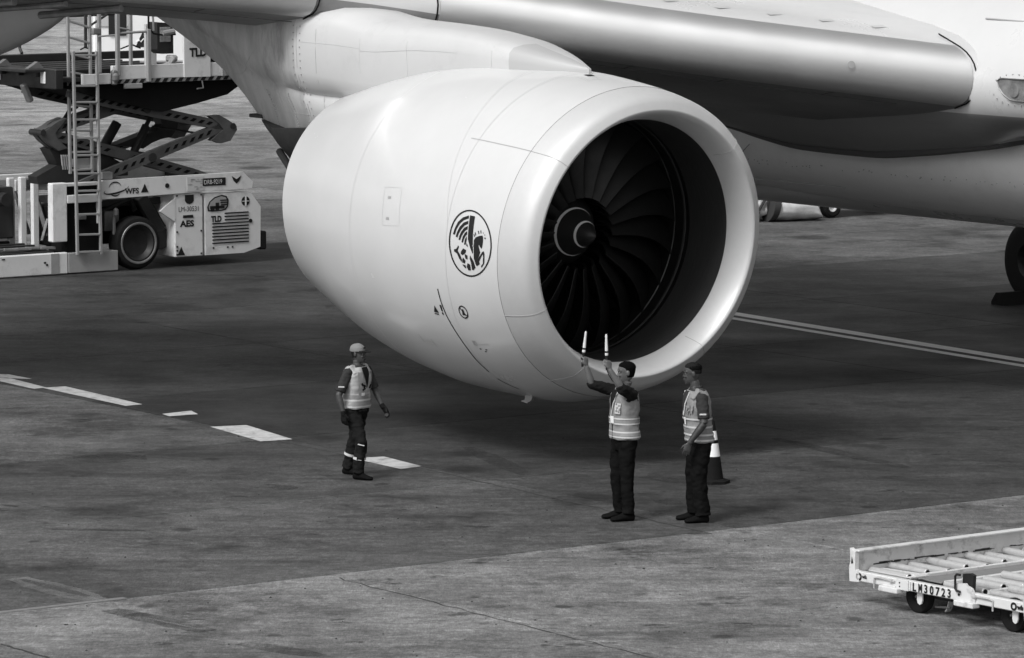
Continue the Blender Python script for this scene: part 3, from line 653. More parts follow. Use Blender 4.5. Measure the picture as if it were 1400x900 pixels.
# outboard lower wing gear: actuator rods and pipes under the leading edge
k = MB()
for y, a0, a1, r in ((2.4, .55, 1.9, .05), (3.0, .5, 2.2, .04), (3.5, .6, 1.8, .05)):
    p, q = lower_pt(y, a0, -.05), lower_pt(y+.3, a1, -.09); k.tube([p, q], r, 8)
k.build('underwing_rods', M['midsteel'], wing, 30)['kind'] = 'stuff'
# flap track fairing: long pod under the trailing edge
k = MB(); rings = []
for i in range(25):
    f = i/24; x = 10.95 + 7.5*f; r = .75*math.sin(math.pi*min(.97, f*.80+.005))**.62; zc = 5.22 - .50*math.sin(min(1, f*1.25)*math.pi/2) - .0*f
    rings.append([(x, 1.3 + .62*r*math.cos(a), zc + .85*r*math.sin(a)) for a in [2*math.pi*q/28 for q in range(28)]])
k.loft(rings); k.build('flap_track_fairing', mat('fairing_pod', .42, .45, var=.05), wing, 60)
k = MB(); k.tube([(11.05, 1.42, 5.26), (11.8, 1.62, 5.24), (12.9, 1.75, 5.26)], .012, 5); k.build('panel_seam', M['void'], wing, 0)

# ---- fuselage and belly
FCY, FCZ, FR = -10.5, 5.05, 2.98
k = MB(); rings = []
for x, s_ in ((-26, .25), (-24, .6), (-21, .85), (-17, .98), (-14, 1), (-4, 1), (4, 1), (10.5, 1), (12, .985), (15, .90), (19, .76), (24, .56), (30, .40), (36, .25), (41, .12)):
    zc_ = FCZ + ((1-s_)*3.3 if x > 0 else -(1-s_)*.6)
    rings.append([(x, FCY + FR*s_*math.cos(a), zc_ + FR*s_*math.sin(a)) for a in [2*math.pi*q/96 for q in range(96)]])
k.loft(rings); fus = k.build('fuselage', M['wing'], airliner, 40)
# belly fairing: bulged shoulder under the wing root, overhanging the keel panel
def zedge(x): return cubic(x, [-6, -1, .82, 1.27, 1.96, 2.99, 4.04, 5.29, 6.25, 6.9, 9, 16, 20], [4.2, 3.86, 3.66, 3.53, 3.45, 3.35, 3.28, 3.29, 3.38, 3.47, 3.6, 3.7, 3.9])
def shoulder(x):
    f = interp(x, [-9, -5, -1.5, 0, 11, 16], [0, .45, .9, 1, 1, .0]); g = lambda y: -7.7 + (y+7.7)*f
    ze = zedge(x)
    pts = [(-8.6, 6.2), (g(-7.2), 5.62), (g(-6.8), 5.2), (g(-6.44), 4.8), (g(-6.27), 4.5), (g(-6.27), 4.22), (g(-6.38), 3.98)]
    y0, z0 = pts[-1]; y1, z1 = g(-7.1), ze; tuck = interp(x, [1.26, 1.28], [.33, 0])
    for q in (.15, .3, .45, .6, .75, .9, 1.0):
        bul = math.sin(math.pi*q)*.10; pts.append((y0 + (y1-y0)*q + bul*.55 - (tuck if q > .95 else 0), z0 + (z1-z0)*q - bul*.5 + (tuck*.25 if q > .95 else 0)))
    return pts
XSH = sorted([-9 + 25*i/90 for i in range(91)] + [1.262, 1.278])
k = MB(); k.loft([[(x, y, z) for y, z in shoulder(x) + [(-9.2, shoulder(x)[-1][1]+.12), (-9.2, 6.2)]] for x in XSH])
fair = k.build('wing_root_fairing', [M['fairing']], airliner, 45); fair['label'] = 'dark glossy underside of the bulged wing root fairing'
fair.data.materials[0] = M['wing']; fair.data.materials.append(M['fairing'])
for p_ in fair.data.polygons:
    if all(fair.data.vertices[q].co.z < 3.99 for q in p_.vertices): p_.material_index = 1  # shade of the turned-under shoulder put into a darker paint
# dark strip drawn as gap shadow along the fairing's lower edge, square in front
k = MB(); rings = []
for i in range(41):
    x = 1.27 + 9*i/40; ze = zedge(x); rings.append([(x, -7.06, ze+.02), (x, -7.07, ze-.01 - .05*math.sin(math.pi*min(1, i/26))), (x, -7.25, ze-.03 - .05*math.sin(math.pi*min(1, i/26))), (x, -7.6, ze), (x, -7.6, ze+.1)])
k.loft(rings); k.build('fairing_gap_shade', M['seamdark'], fair, 30)
# keel panel
def keel(x):
    f = interp(x, [-10, -3, 3, 10.5, 16], [.7, .93, 1, 1, .5]); c = interp(x, [-10, -4, 0, 5, 7.5, 10.5, 16], [2.62, 2.38, 2.27, 2.26, 2.33, 2.48, 3.4])
    pts = [(-7.62, 3.75), (-7.46, 3.35), (-7.44, 3.05), (-7.52, 2.85), (-7.66, 2.68), (-7.95, 2.48), (-8.4, 2.30), (-9.1, 2.16), (-10.5, 2.10)]
    L = [(FCY + (y-FCY)*f, z + (c-2.10)) for y, z in pts]; return L + [(2*FCY - y, z) for y, z in L[-2::-1]]
k = MB(); k.loft([[(x, y, z) for y, z in keel(x)] for x in [-10 + 26*i/60 for i in range(61)]])
bel = k.build('belly_fairing', M['belly'], airliner, 50)
for xx, z0, z1 in ((6.9, 3.2, 2.6),):
    k = MB(); k.tube([(xx+.12*i, -7.425-.02*i*i*.2, 3.22-.085*i) for i in range(8)], .007, 4); k.build('panel_seam', M['seam'], bel, 0)
k = MB(); k.tube([(x, -7.60, 2.72) for x in (9, 7, 5)], .006, 4); k.build('panel_seam', M['seam'], bel, 0)
# rivet specks on keel
k = MB(); rnd = random.Random(4)
for i in range(60): k.box((-.5 + 8*rnd.random(), -7.47, 2.98 + rnd.uniform(-.03, .03)), (.012, .01, .012))
k.build('fasteners', M['seam'], bel, 0)['kind'] = 'stuff'
# wing root landing light: D-shaped glazed recess with its riveted frame
def wall(x, z): return (x, interp(z, [3.98, 4.22, 4.5, 4.8], [-6.38, -6.27, -6.27, -6.44]), z)
D = [(.42, 4.44), (.37, 4.47), (.30, 4.475), (-.6, 4.475), (-.6, 4.20), (.08, 4.195), (.18, 4.21), (.30, 4.27), (.39, 4.36)]
D = [(-x+ .78*0, z) if 0 else (x, z) for x, z in D]
k = MB(); k.add([(x, wall(x, z)[1]+.012, z) for x, z in D], [tuple(range(len(D)))]); k.build('landing_light', M['glass'], fair, 0)
k = MB(); k.tube([(x, wall(x, z)[1]+.014, z) for x, z in D + [D[0]]], .010, 5); k.build('light_frame', M['midsteel'], fair, 30)
k = MB(); cx, cz = .1, 4.34
for i in range(20):
    x, z = D[i % len(D)] if 0 else (.1 + .42*math.cos(.6+ i*.28), 4.335 + .20*math.sin(.6 + i*.28))
    k.box((x, wall(x, z)[1]+.006, z), (.014, .012, .014))
k.build('light_fasteners', M['seam'], fair, 0)['kind'] = 'stuff'
for xx in (-.16, .10):
    k = MB(); k.lathe([(.0, 0), (.085, 0), (.095, .006), (.08, .008), (0, .002)], (xx, -6.258, 4.335), (0, 1, 0), 24); k.build('lamp', M['glass'], fair, 40)
# upper root seam line
k = MB(); k.tube([(1.23, -6.78, 5.20), (.6, -6.79, 5.185), (0, -6.80, 5.17), (-1, -6.82, 5.14)], .012, 5); k.build('panel_seam', M['seam'], fair, 0)

# ---- main landing gear (port one shows at the right edge)
def main_gear(yc, x0):
    leg = MB(); leg.tube([(x0+.75, yc, 1.0), (x0+.75, yc, 4.4)], .17, 16); leg.tube([(x0-.1, yc, .72), (x0+1.6, yc, .72)], .13, 12); leg.tube([(x0+.75, yc, 1.3), (x0-.6, yc, 3.4)], .07, 10)
    g_ = leg.build('main_gear_leg', M['midsteel'], airliner, 40)
    for xx in (x0, x0+1.5):
        for s_ in (-.70, .70):
            k = MB(); prof = [(.30, -.25), (.52, -.25), (.62, -.235), (.675, -.19), (.695, -.12), (.70, 0), (.695, .12), (.675, .19), (.62, .235), (.52, .25), (.30, .25)]
            k.lathe(prof, (xx, yc+s_, .70), (0, 1, 0), 48, cap=False); k.build('tyre', M['rubber'], g_, 40)
            k = MB(); k.lathe([(.0, -.2), (.2, -.2), (.26, -.13), (.31, -.24), (.31, .24), (.26, .13), (.2, .2), (0, .2)], (xx, yc+s_, .70), (0, 1, 0), 32, cap=False); k.build('wheel_rim', M['steel'], g_, 30)
main_gear(-17.75, 9.75)

# ================================================================ CARGO LOADER (local x = along its side towards the aircraft, y = away from us, z = up)
LG = Vector((.809, .588, 0)).normalized(); LN = Vector((-LG.y, LG.x, 0)); LO = on_ground(192, 369)
loader = thing('cargo_loader', 'white cargo loader with raised platform on open scissor lift, behind the engine at left', 'cargo loader', LO, math.atan2(LG.y, LG.x))
def lp(px, py, y=0.0):
    """a measured point of the loader: photo pixel on the loader's own upright plane at depth y behind its near side"""
    P = on_plane(px, py, LO + LN*y, LN) - LO; return (P.dot(LG), y, P.z)
LW, LGY, VO = M['lwhite'], M['lgrey'], M['void']
EX, EZ = (1, 0, 0), (0, 0, 1)
def xz(k, poly, y, d): return k.prism(poly, (0, y, 0), EX, EZ, (0, d, 0))
# main side beams
k = MB(); xz(k, [(-.82, 1.27), (-.80, 1.56), (-.72, 1.60), (2.14, 1.62), (2.34, 1.45), (2.33, 1.33)], 0, .10); sb = k.build('side_beam', LW, loader, 20)
k = MB(); xz(k, [(-.82, 1.27), (-.80, 1.56), (2.14, 1.62), (2.34, 1.45), (2.33, 1.33)], 2.5, .10); k.build('side_beam', LW, loader, 20)
k = MB()
for x in (-.7, .6, 2.1): k.box((x, 1.3, 1.40), (.12, 2.38, .18), .01)
k.box((.6, 1.3, 1.15), (2.9, 1.6, .12), .01); k.build('cross_frame', M['steel'], loader, 20)
# narrow side panel and engine cover
k = MB(); k.box((1.02, .40, .735), (.58, .75, 1.12), .012); p1 = k.build('side_panel', LW, loader, 20)
k = MB(); xz(k, [(1.355, .18), (1.355, 1.275), (2.31, 1.255), (2.52, .99), (2.51, .27), (2.16, .18)], .02, 1.9); p2 = k.build('engine_cover', LW, loader, 20)
for y in (.25, 1.6): k = MB(); k.box((2.58, y, .38), (.14, .45, .33), .02); k.build('rear_bumper', M['rubber'], loader, 30)
k = MB(); xz(k, [(.42, 1.0), (.74, 1.22), (.74, .80)], .02, .05); k.build('gusset_plate', LW, p1, 20)
# grille slats on the engine cover: dark slots
for i in range(10):
    z = .885 - .058*i; x0 = 1.76 if i < 3 else 1.50
    k = MB(); k.box(((x0+2.26)/2, .014, z + .02), (2.26-x0, .018, .020), .003); k.build('grille_slot', VO, p2, 0)
# emblems and lettering of the loader
Y0 = -.004
def lt(body, size, x, z, parent, m=M['black'], y=0.0, **kw): return text(body, size, (x, y, z), EX, EZ, m, parent, th=.006, **kw)
lt('WFS', .135, -.30, 1.345, sb, sx=1.05, bold=.004); lt('TLD', .14, 1.48, .765, p2, y=.02, bold=.008, sx=.82); lt('LM-30531', .125, .80, .975, p1, y=.025, sx=.86); lt('AES', .15, .84, .71, p1, y=.025, bold=.006, sx=1.15)
k = MB(); k.box((1.53, -.004, 1.475), (.48, .012, .135), .004); pl_ = k.build('number_plate', M['black'], sb, 0); text('DRB-9219', .112, (1.315, -.008, 1.438), EX, EZ, M['white'], pl_, th=.005, sx=.80)
def tri(x, z, s_, parent, y):
    k = MB(); xz(k, [(x-s_/2, z), (x+s_/2, z), (x, z+s_)], y-.006, .004); k.build('warning_triangle', M['black'], parent, 0)
tri(.10, 1.355, .15, sb, 0); tri(.855, .205, .15, p1, .025)
# swirl emblem beside WFS: a globe arc with an orbit stroke
k = MB()
def arc2(cx, cz, rx, rz, a0, a1, w0, y, til=0):
    n = 24; vs = []
    for i in range(n+1):
        a = R_(a0 + (a1-a0)*i/n); ww = w0*math.sin(math.pi*(i+.4)/(n+.8))
        for q in (-1, 1):
            x, z = (rx+q*ww)*math.cos(a), (rz+q*ww)*math.sin(a); vs.append((cx + x*math.cos(til) - z*math.sin(til), y, cz + x*math.sin(til) + z*math.cos(til)))
    k.add(vs, [(2*i, 2*i+2, 2*i+3, 2*i+1) for i in range(n)])
arc2(-.50, 1.44, .13, .12, 20, 170, .012, -.006); arc2(-.50, 1.44, .13, .12, 215, 320, .012, -.006); arc2(-.48, 1.43, .25, .06, 150, 372, .016, -.008, .18)
k.build('operator_emblem', M['black'], sb, 0)
# horned emblem, data placard, round cap
k = MB(); xz(k, [(2.0, 1.50), (1.90, 1.56), (1.94, 1.47), (2.0, 1.42), (2.06, 1.47), (2.10, 1.56)], -.006, .004); k.build('horn_emblem', M['black'], sb, 0)
k = MB(); k.box((1.15, -.003, 1.455), (.36, .006, .25)); pc_ = k.build('data_placard', M['band'], sb, 0)
k = MB(); rnd = random.Random(5)
for i in range(14): k.box((1.02 + .27*rnd.random(), -.008, 1.36 + .19*rnd.random()), (rnd.uniform(.03, .1), .004, .012))
o = k.build('placard_print', M['seam'], pc_, 0); o['kind'] = 'stuff'
k = MB(); k.lathe([(0, 0), (.042, 0), (.042, .012), (.0, .012)], (.56, .002, 1.45), (0, -1, 0), 20); k.build('filler_cap', M['black'], sb, 30)
# TLD roundel on the cover: dark slanted oval window with grid marks
k = MB()
OV = [(1.41, .955), (1.395, 1.03), (1.44, 1.12), (1.55, 1.20), (1.70, 1.235), (1.80, 1.21), (1.845, 1.14), (1.83, 1.02), (1.78, .965), (1.70, .95), (1.50, .945)]
xz(k, OV, .014, .004); rd = k.build('roundel', M['black'], p2, 0)
k = MB(); cx, cz = 1.62, 1.08
xz(k, [(cx+(x-cx)*.86, cz+(z-cz)*.84) for x, z in OV], .009, .003); k.build('roundel_field', M['lgrey'], rd, 0)
k = MB()
for x, z, w_, h_ in ((1.60, 1.02, .3, .05), (1.60, 1.03, .07, .14), (1.74, 1.14, .16, .02), (1.75, 1.10, .16, .02), (1.75, 1.06, .14, .02), (1.50, 1.0, .08, .08)): k.box((x, .005, z), (w_, .004, h_))
o = k.build('roundel_marks', M['black'], rd, 0); o['kind'] = 'stuff'
k = MB(); k.lathe([(0, 0), (.085, 0), (.085, .005), (0, .005)], (2.20, .018, 1.10), (0, -1, 0), 24); lk = k.build('latch_disc', M['black'], p2, 30)
k = MB(); k.box((2.20, .010, 1.10), (.03, .006, .17)); k.box((2.20, .009, 1.10), (.15, .004, .012)); k.build('latch_cross', M['white'], lk, 0)
k = MB(); k.lathe([(0, 0), (.034, 0), (.034, .012), (0, .012)], (2.30, .018, .745), (0, -1, 0), 16); k.build('cover_lock', M['black'], p2, 30)
k = MB(); xz(k, [(.94, 1.265), (1.12, 1.265), (1.12, 1.16), (1.09, 1.12), (1.03, 1.10), (.97, 1.12), (.94, 1.16)], .018, .006); k.build('shield_emblem', M['black'], p1, 0)
k = MB(); k.box((1.0, .018, .885), (.21, .012, .05), .004); k.build('panel_handle', M['black'], p1, 0)
k = MB()
for x, z in ((.77, 1.26), (1.27, 1.26), (.77, .62), (1.27, .62), (.77, .22), (1.27, .22), (.77, .36), (.77, .29), (1.52, .30), (1.82, .30), (1.92, .30)): k.box((x, .016, z), (.028, .012, .028))
o = k.build('panel_bolts', M['black'], p1, 0); o['kind'] = 'stuff'
# wheels
for x, y in ((-.03, .16), (-.03, 2.4)):
    k = MB(); k.lathe([(.30, -.16), (.37, -.17), (.43, -.15), (.465, -.09), (.47, 0), (.465, .09), (.43, .15), (.37, .17), (.30, .16)], (x, y, .47), (0, 1, 0), 40, cap=False); ty = k.build('wheel', M['rubber'], loader, 40)
    k = MB(); k.lathe([(0, -.02), (.14, -.04), (.24, -.06), (.29, -.13), (.345, -.165), (.365, -.16), (.365, .15), (0, .15)], (x, y, .47), (0, 1, 0), 40); k.build('wheel_rim', M['steel'], ty, 30)
    k = MB(); k.lathe([(.325, -.168), (.34, -.178), (.362, -.178), (.372, -.165)], (x, y, .47), (0, 1, 0), 40, cap=False); k.build('rim_flange', M['midsteel'], ty, 30)
# machinery in the wheel bay
k = MB(); k.bar((.22, .35, 1.25), (.58, .30, .62), .16, .20, .01); k.bar((.34, .30, 1.22), (.66, .28, .70), .05, .06); k.lathe([(0, 0), (.2, 0), (.2, .2), (0, .2)], (.6, .5, .5), (0, -1, 0), 20); k.tube([(-.5, .5, 1.0), (-.2, .5, 1.1), (.1, .5, 1.2), (.2, .5, 1.0)], .05, 8); k.build('steering_linkage', M['steel'], loader, 30)
k = MB(); k.box((.1, 1.3, .75), (2.6, .9, .7), .02); k.build('engine_block', VO, loader, 20)
k = MB(); k.box((-.46, .12, .80), (.05, .06, .34), .01); k.lathe([(.03, 0), (.05, .03), (.05, .12), (.02, .15)], (-.44, .08, .95), (0, 0, 1), 12); k.box((-.36, .4, .85), (.3, .1, .35), .01); k.build('hose_fitting', M['midsteel'], loader, 30)
# front portal frame (white) with dark opening
k = MB(); k.box((-1.60, .10, 1.08), (.30, .16, 1.02), .015); k.box((-1.10, .06, 1.30), (.70, .10, .14), .01); k.box((-1.12, .10, 1.55), (.66, .10, .06), .01); k.box((-.80, .06, 1.1), (.06, .08, .5), .008)
k.build('portal_frame', LW, loader, 20)
k = MB(); k.box((-1.08, .35, .85), (.72, .5, .95)); k.box((-1.06, .16, 1.44), (.60, .08, .13)); k.build('step_recess', VO, loader, 0)
k = MB(); k.box((-1.16, .07, .97), (.20, .08, .07), .01); k.build('valve_box', M['midsteel'], loader, 0)
# low side skirts
k = MB(); k.box((-.95, .10, .195), (1.0, .2, .35), .01); k.build('step_skirt', LGY, loader, 20)
k = MB(); k.box((-4.2, .06, .20), (5.48, .12, .37), .015); ws = k.build('deck_skirt', LW, loader, 20)
k = MB(); k.box((-1.72, -.002, .20), (.16, .01, .35)); k.build('skirt_patch', LGY, ws, 0)
k = MB(); k.box((-1.92, -.004, .23), (.04, .008, .03)); k.box((-1.88, -.004, .19), (.04, .008, .03)); k.box((-2.74, -.004, .33), (.06, .008, .02)); k.build('skirt_marks', M['black'], ws, 0)['kind'] = 'stuff'
# lower bridge deck with roller tracks
k = MB(); k.box((-4.3, 1.5, .36), (5.3, 2.7, .10), .01); dk = k.build('lower_deck', M['steel'], loader, 20)
for y in (.35, .75, 1.1, 1.6, 2.1, 2.6):
    k = MB(); k.box((-4.3, y, .445), (5.2, .09, .07), .01); k.build('roller_track', M['midsteel'] if y < .5 else M['steel'], dk, 20)
for x, y in ((-2.2, .25), (-2.45, .25), (-1.75, .2), (-2.0, .3)):
    k = MB(); k.bar((x-.14, y, .47), (x+.14, y-.03, .46), .05, .05, .01); k.build('guide_horn', M['midsteel'], dk, 30)
# white upright posts and side frame behind the lower deck
for a, b_, y in (((30, 242), (31, 322), 1.2), ((14, 243), (15, 318), 1.6), ((47, 247), (48, 326), .9)):
    p, q = lp(*a, y), lp(*b_, y); k = MB(); k.box(((p[0]+q[0])/2, y, (p[2]+.42)/2), (.12, .10, p[2]-.42), .012); k.build('guide_post', LW, loader, 20)
k = MB(); p, q = lp(-20, 240, 1.9), lp(55, 236, 1.9); k.box(((p[0]+q[0])/2, 1.9, p[2]-.05), (q[0]-p[0], .08, .10), .01); k.box(((p[0]+q[0])/2+.35, 1.85, p[2]-.20), (.7, .06, .20), .01); k.build('back_rail', M['lwhite'], loader, 20)
k = MB(); p = lp(0, 262, 2.3); k.box((p[0]-.4, 2.3, .95), (1.2, .06, 1.1), .01); k.build('back_panel', LGY, loader, 20)
k = MB(); k.bar(lp(47, 262, 1.3), lp(66, 322, 1.1), .06, .08); k.bar(lp(66, 300, 1.1), lp(58, 330, 1.0), .05, .06); k.bar(lp(20, 262, 1.8), lp(40, 320, 1.5), .05, .05); k.build('diagonal_brace', M['midsteel'], loader, 20)
k = MB(); k.box((-2.0, 1.6, 1.0), (.5, .5, .9), .02); k.lathe([(.12, 0), (.12, .2)], (-2.02, 1.3, 1.25), (0, -1, 0), 16); k.build('pump_unit', M['steel'], loader, 20)
# ---- scissor arms: two crossed pairs, outer near side / inner / far side; each arm with cut slots
def arm(p, q, y, w0, th_, slots, endp=True):
    """p->q straight box-section arm in the xz plane at depth y"""
    (x0, z0), (x1, z1) = p, q; L = math.hypot(x1-x0, z1-z0); ux, uz = (x1-x0)/L, (z1-z0)/L; nx, nz = -uz, ux
    poly = []
    for f, s_ in ((-.01, .5), (.04, .72), (.12, .9), (.5, 1.0), (.88, .9), (.97, .8), (1.02, .55)): poly.append((x0+ux*L*f + nx*w0/2*s_, z0+uz*L*f + nz*w0/2*s_))
    poly += [(x0+ux*L*f - nx*w0/2*s_, z0+uz*L*f - nz*w0/2*s_) for f, s_ in ((1.02, .55), (.97, .8), (.88, .9), (.5, 1.0), (.12, .9), (.04, .72), (-.01, .5))]
    k = MB(); xz(k, poly, y, th_); a = k.build('scissor_arm', M['armsteel'], loader, 20)
    k = MB()
    for i in range(slots):
        f = .10 + .80*i/(slots-1)
        if abs(f-.56) < .035: continue
        c = (x0+ux*L*f, z0+uz*L*f); h = w0*.17; s2 = .040
        xz(k, [(c[0]+ux*(a_*s2 + b2*.035)+nx*h*b2, c[1]+uz*(a_*s2 + b2*.035)+nz*h*b2) for a_, b2 in ((-1, -1), (1, -1), (1, 1), (-1, 1))], y-.004, .006)
    o = k.build('arm_slots', VO, a, 0); o['kind'] = 'stuff'
    return a
RA, LA = (1.90, 2.43), (-1.64, 2.44)
for y, lab in ((.22, 0), (1.75, 1)):
    arm((-1.35, 1.42), RA, y, .19, .10, 16); arm((-1.25, 3.10), RA, y, .19, .10, 16)
for y in (.42,):
    arm((1.75, 1.50), LA, y, .19, .30, 16); arm((.95, 3.12), LA, y, .19, .30, 16)
for x_, y, pts in ((RA, .20, [(1.59, 2.62), (1.77, 2.64), (1.95, 2.55), (2.14, 2.43), (2.15, 2.36), (2.01, 2.17), (1.81, 2.13), (1.61, 2.19), (1.71, 2.27), (1.87, 2.37), (1.79, 2.47)]),
                   (LA, .40, [(-1.21, 2.68), (-1.41, 2.62), (-1.67, 2.46), (-1.72, 2.40), (-1.61, 2.28), (-1.39, 2.12), (-1.21, 2.16), (-1.41, 2.33), (-1.45, 2.43)])):
    for yy in ((y, y + 1.53) if x_ is RA else (y, y+.2)):
        k = MB(); xz(k, pts, yy, .14); k.build('scissor_knuckle', M['armsteel'], loader, 20)
    k = MB(); k.lathe([(.055, -.02), (.055, 1.7 if x_ is RA else .4)], (x_[0] + (.16 if x_ is RA else -.06), y, x_[1]), (0, 1, 0), 16); k.build('pivot_pin', M['steel'], loader, 30)
k = MB(); k.lathe([(.08, -.01), (.08, 2.3)], (.40, .21, 1.94), (0, 1, 0), 20); k.build('pivot_pin', M['steel'], loader, 30)
k = MB(); k.lathe([(.08, -.01), (.08, 2.3)], (.30, .21, 2.80), (0, 1, 0), 20); k.build('pivot_pin', M['steel'], loader, 30)
# lift cylinders, crank and tie rod
k = MB(); k.tube([lp(183, 208, 1.2), lp(200, 172, 1.2)], .075, 12); k.tube([lp(196, 180, 1.2), lp(207, 157, 1.2)], .04, 10); k.build('lift_cylinder', M['steel'], loader, 30)
k = MB(); k.tube([lp(142, 200, 1.4), lp(160, 168, 1.4)], .09, 12); k.build('lift_cylinder', M['steel'], loader, 30)
k = MB(); k.prism([lp(*q, 1.3)[::2] for q in ((155, 198), (190, 184), (208, 180), (218, 170), (215, 160), (222, 158), (236, 160), (240, 166), (238, 176), (230, 187), (216, 190), (204, 195), (192, 203))], (0, 1.2, 0), EX, EZ, (0, .25, 0)); k.build('crank_arm', M['steel'], loader, 20)
k = MB(); k.tube([lp(208, 173, .9), lp(250, 179, .7), lp(290, 186, .4)], .018, 6); k.build('tie_rod', M['steel'], loader, 30)
k = MB(); k.tube([lp(88, 178, .6), lp(86, 165, .6), lp(94, 152, .6), lp(106, 146, .6)], .03, 8); k.tube([lp(92, 195, .7), lp(90, 170, .7), lp(100, 155, .7)], .02, 8); k.build('hydraulic_hose', M['rubber'], loader, 30)
k = MB(); k.prism([lp(*q, .5)[::2] for q in ((82, 230), (68, 204), (95, 194), (130, 202), (175, 228), (175, 240), (100, 246))], (0, .5, 0), EX, EZ, (0, .35, 0)); k.prism([lp(*q, .3)[::2] for q in ((50, 242), (78, 226), (140, 235), (150, 250), (52, 252))], (0, .3, 0), EX, EZ, (0, .3, 0)); k.build('lift_base', M['steel'], loader, 20)
k = MB()
for q in range(4): k.bar(lp(84+3*q, 212, .3), lp(86+3*q, 232, .3), .02, .03)
k.box(lp(118, 222, .35), (.55, .04, .14)); k.box(lp(118, 230, .33), (.5, .04, .1)); k.box(lp(145, 240, .1), (.2, .1, .12)); k.build('manifold', M['lgrey'], loader, 0)['kind'] = 'stuff'
# ---- raised platform
plat = MB(); xz(plat, [(-1.15, 3.42), (2.35, 3.28), (2.3, 3.24), (1.9, 3.0), (1.25, 2.86), (.55, 2.74), (-.4, 2.95), (-.8, 3.05), (-1.3, 3.2)], .12, 2.6); pf = plat.build('platform_frame', VO, loader, 20)
k = MB(); k.box((.3, 1.6, 3.36), (3.9, 3.0, .08), .01); k.build('platform_deck', M['steel'], loader, 20)
# left front edge of the platform: a beam running away from us, with folding flaps
k = MB(); k.box((-1.62, 2.4, 3.38), (.16, 4.9, .34), .015); k.box((-1.85, 2.6, 3.52), (.5, 4.6, .05), .01); fb = k.build('front_beam', M['steel'], loader, 20)
for y, m_ in ((.35, M['lwhite']), (2.7, M['lgrey']), (1.9, M['lwhite']), (3.7, M['lwhite'])):
    k = MB(); k.box((-1.712, y, 3.40), (.02, .28 if m_ is M['lgrey'] else .16, .20), .004); k.build('reflector_plate', m_, fb, 0)
for y in (.8, 2.2, 3.5):
    k = MB(); k.box((-1.78, y, 3.12), (.10, .14, .34), .02, Matrix.Rotation(R_(-24), 3, 'Y')); k.build('stop_flap', M['midsteel'], fb, 20)
for y in (.5, 1.6, 2.9):
    k = MB(); k.prism([(-.12, 0), (.2, 0), (.08, .12)], (-1.8, y, 3.55), EX, EZ, (0, .12, 0)); k.build('pallet_stop', M['midsteel'], fb, 0)
for y in (.5, 1.1, 1.7, 2.3, 2.9, 3.6):
    k = MB(); k.box((-.2, y, 3.46), (3.2, .12, .10), .01); tr = k.build('roller_track', M['steel'], loader, 20)
    k = MB(); k.box((-.2, y-.02, 3.518), (3.2, .04, .012)); k.build('track_rail', M['midsteel'], tr, 0)
k = MB(); k.box((.45, 3.3, 3.58), (3.4, .12, .14), .015); k.build('back_guide', M['steel'], loader, 20)
# white near-side fascia with hazard striping
fx0, fx1 = -.52, 2.45
k = MB(); k.box(((fx0+fx1)/2, .05, 3.46), (fx1-fx0, .08, .24), .008); fs_ = k.build('platform_fascia', LW, loader, 20)
k = MB(); k.box(((fx0+fx1)/2, .052, 3.305), (fx1-fx0, .08, .075), .004); hz = k.build('hazard_strip', LGY, loader, 0)
for i in range(19):
    x = fx0 + .06 + .157*i; k = MB(); xz(k, [(x, 3.272), (x+.085, 3.272), (x+.135, 3.338), (x+.05, 3.338)], .006, .005); k.build('hazard_stripe', M['black'], hz, 0)
k = MB(); k.box((-.84, .04, 3.36), (.56, .08, .18), .008); k.build('corner_fascia', LW, loader, 20)
k = MB(); k.box((-.50, .0, 3.38), (.1, .1, .26), .02); k.lathe([(.04, 0), (.07, .04), (.07, .12), (.03, .16)], (-.49, -.03, 3.30), (0, 0, 1), 12); k.build('latch_block', M['midsteel'], loader, 30)
k = MB(); k.box((-.1, .03, 3.22), (.36, .06, .09), .01); k.build('fascia_bracket', M['lgrey'], loader, 0)
k = MB(); k.tube([(1.30, .0, 3.27), (1.31, -.02, 3.14), (1.18, -.02, 3.13)], .014, 6); k.build('hook', M['midsteel'], loader, 30)
k = MB(); xz(k, [(.93, 3.34), (1.47, 3.335), (1.47, 3.98), (.93, 4.06)], -.01, .05); tp = k.build('side_placard', LW, loader, 0); text('TLD', .205, (1.035, -.015, 3.70), EX, EZ, M['black'], tp, th=.006, bold=.009, sx=.93)
k = MB(); xz(k, [(.70, 3.50), (.70, 4.24), (.92, 4.24), (.92, 3.50)], .9, .06); k.build('back_board', LW, loader, 0)
k = MB(); xz(k, [(.60, 3.82), (.60, 4.30), (.93, 4.27), (.93, 3.74), (.70, 3.74)], .35, .30); cs = k.build('control_console', M['steel'], loader, 20)
k = MB(); k.box((.76, .345, 4.08), (.22, .012, .26), .01); k.build('console_window', mat('console_screen', .30, .4, var=.4, scale=25), cs, 0)
k = MB(); k.tube([(.6, .3, 3.5), (.78, .25, 3.56), (.86, .2, 3.68)], .05, 8); k.box((.86, .3, 3.66), (.16, .2, .12), .03); k.build('console_bracket', M['lgrey'], loader, 30)
k = MB(); k.prism([(1.5, 3.58), (1.9, 3.56), (1.9, 3.72), (1.5, 3.85)], (0, .4, 0), EX, EZ, (0, .4, 0)); k.build('gear_housing', VO, loader, 0)
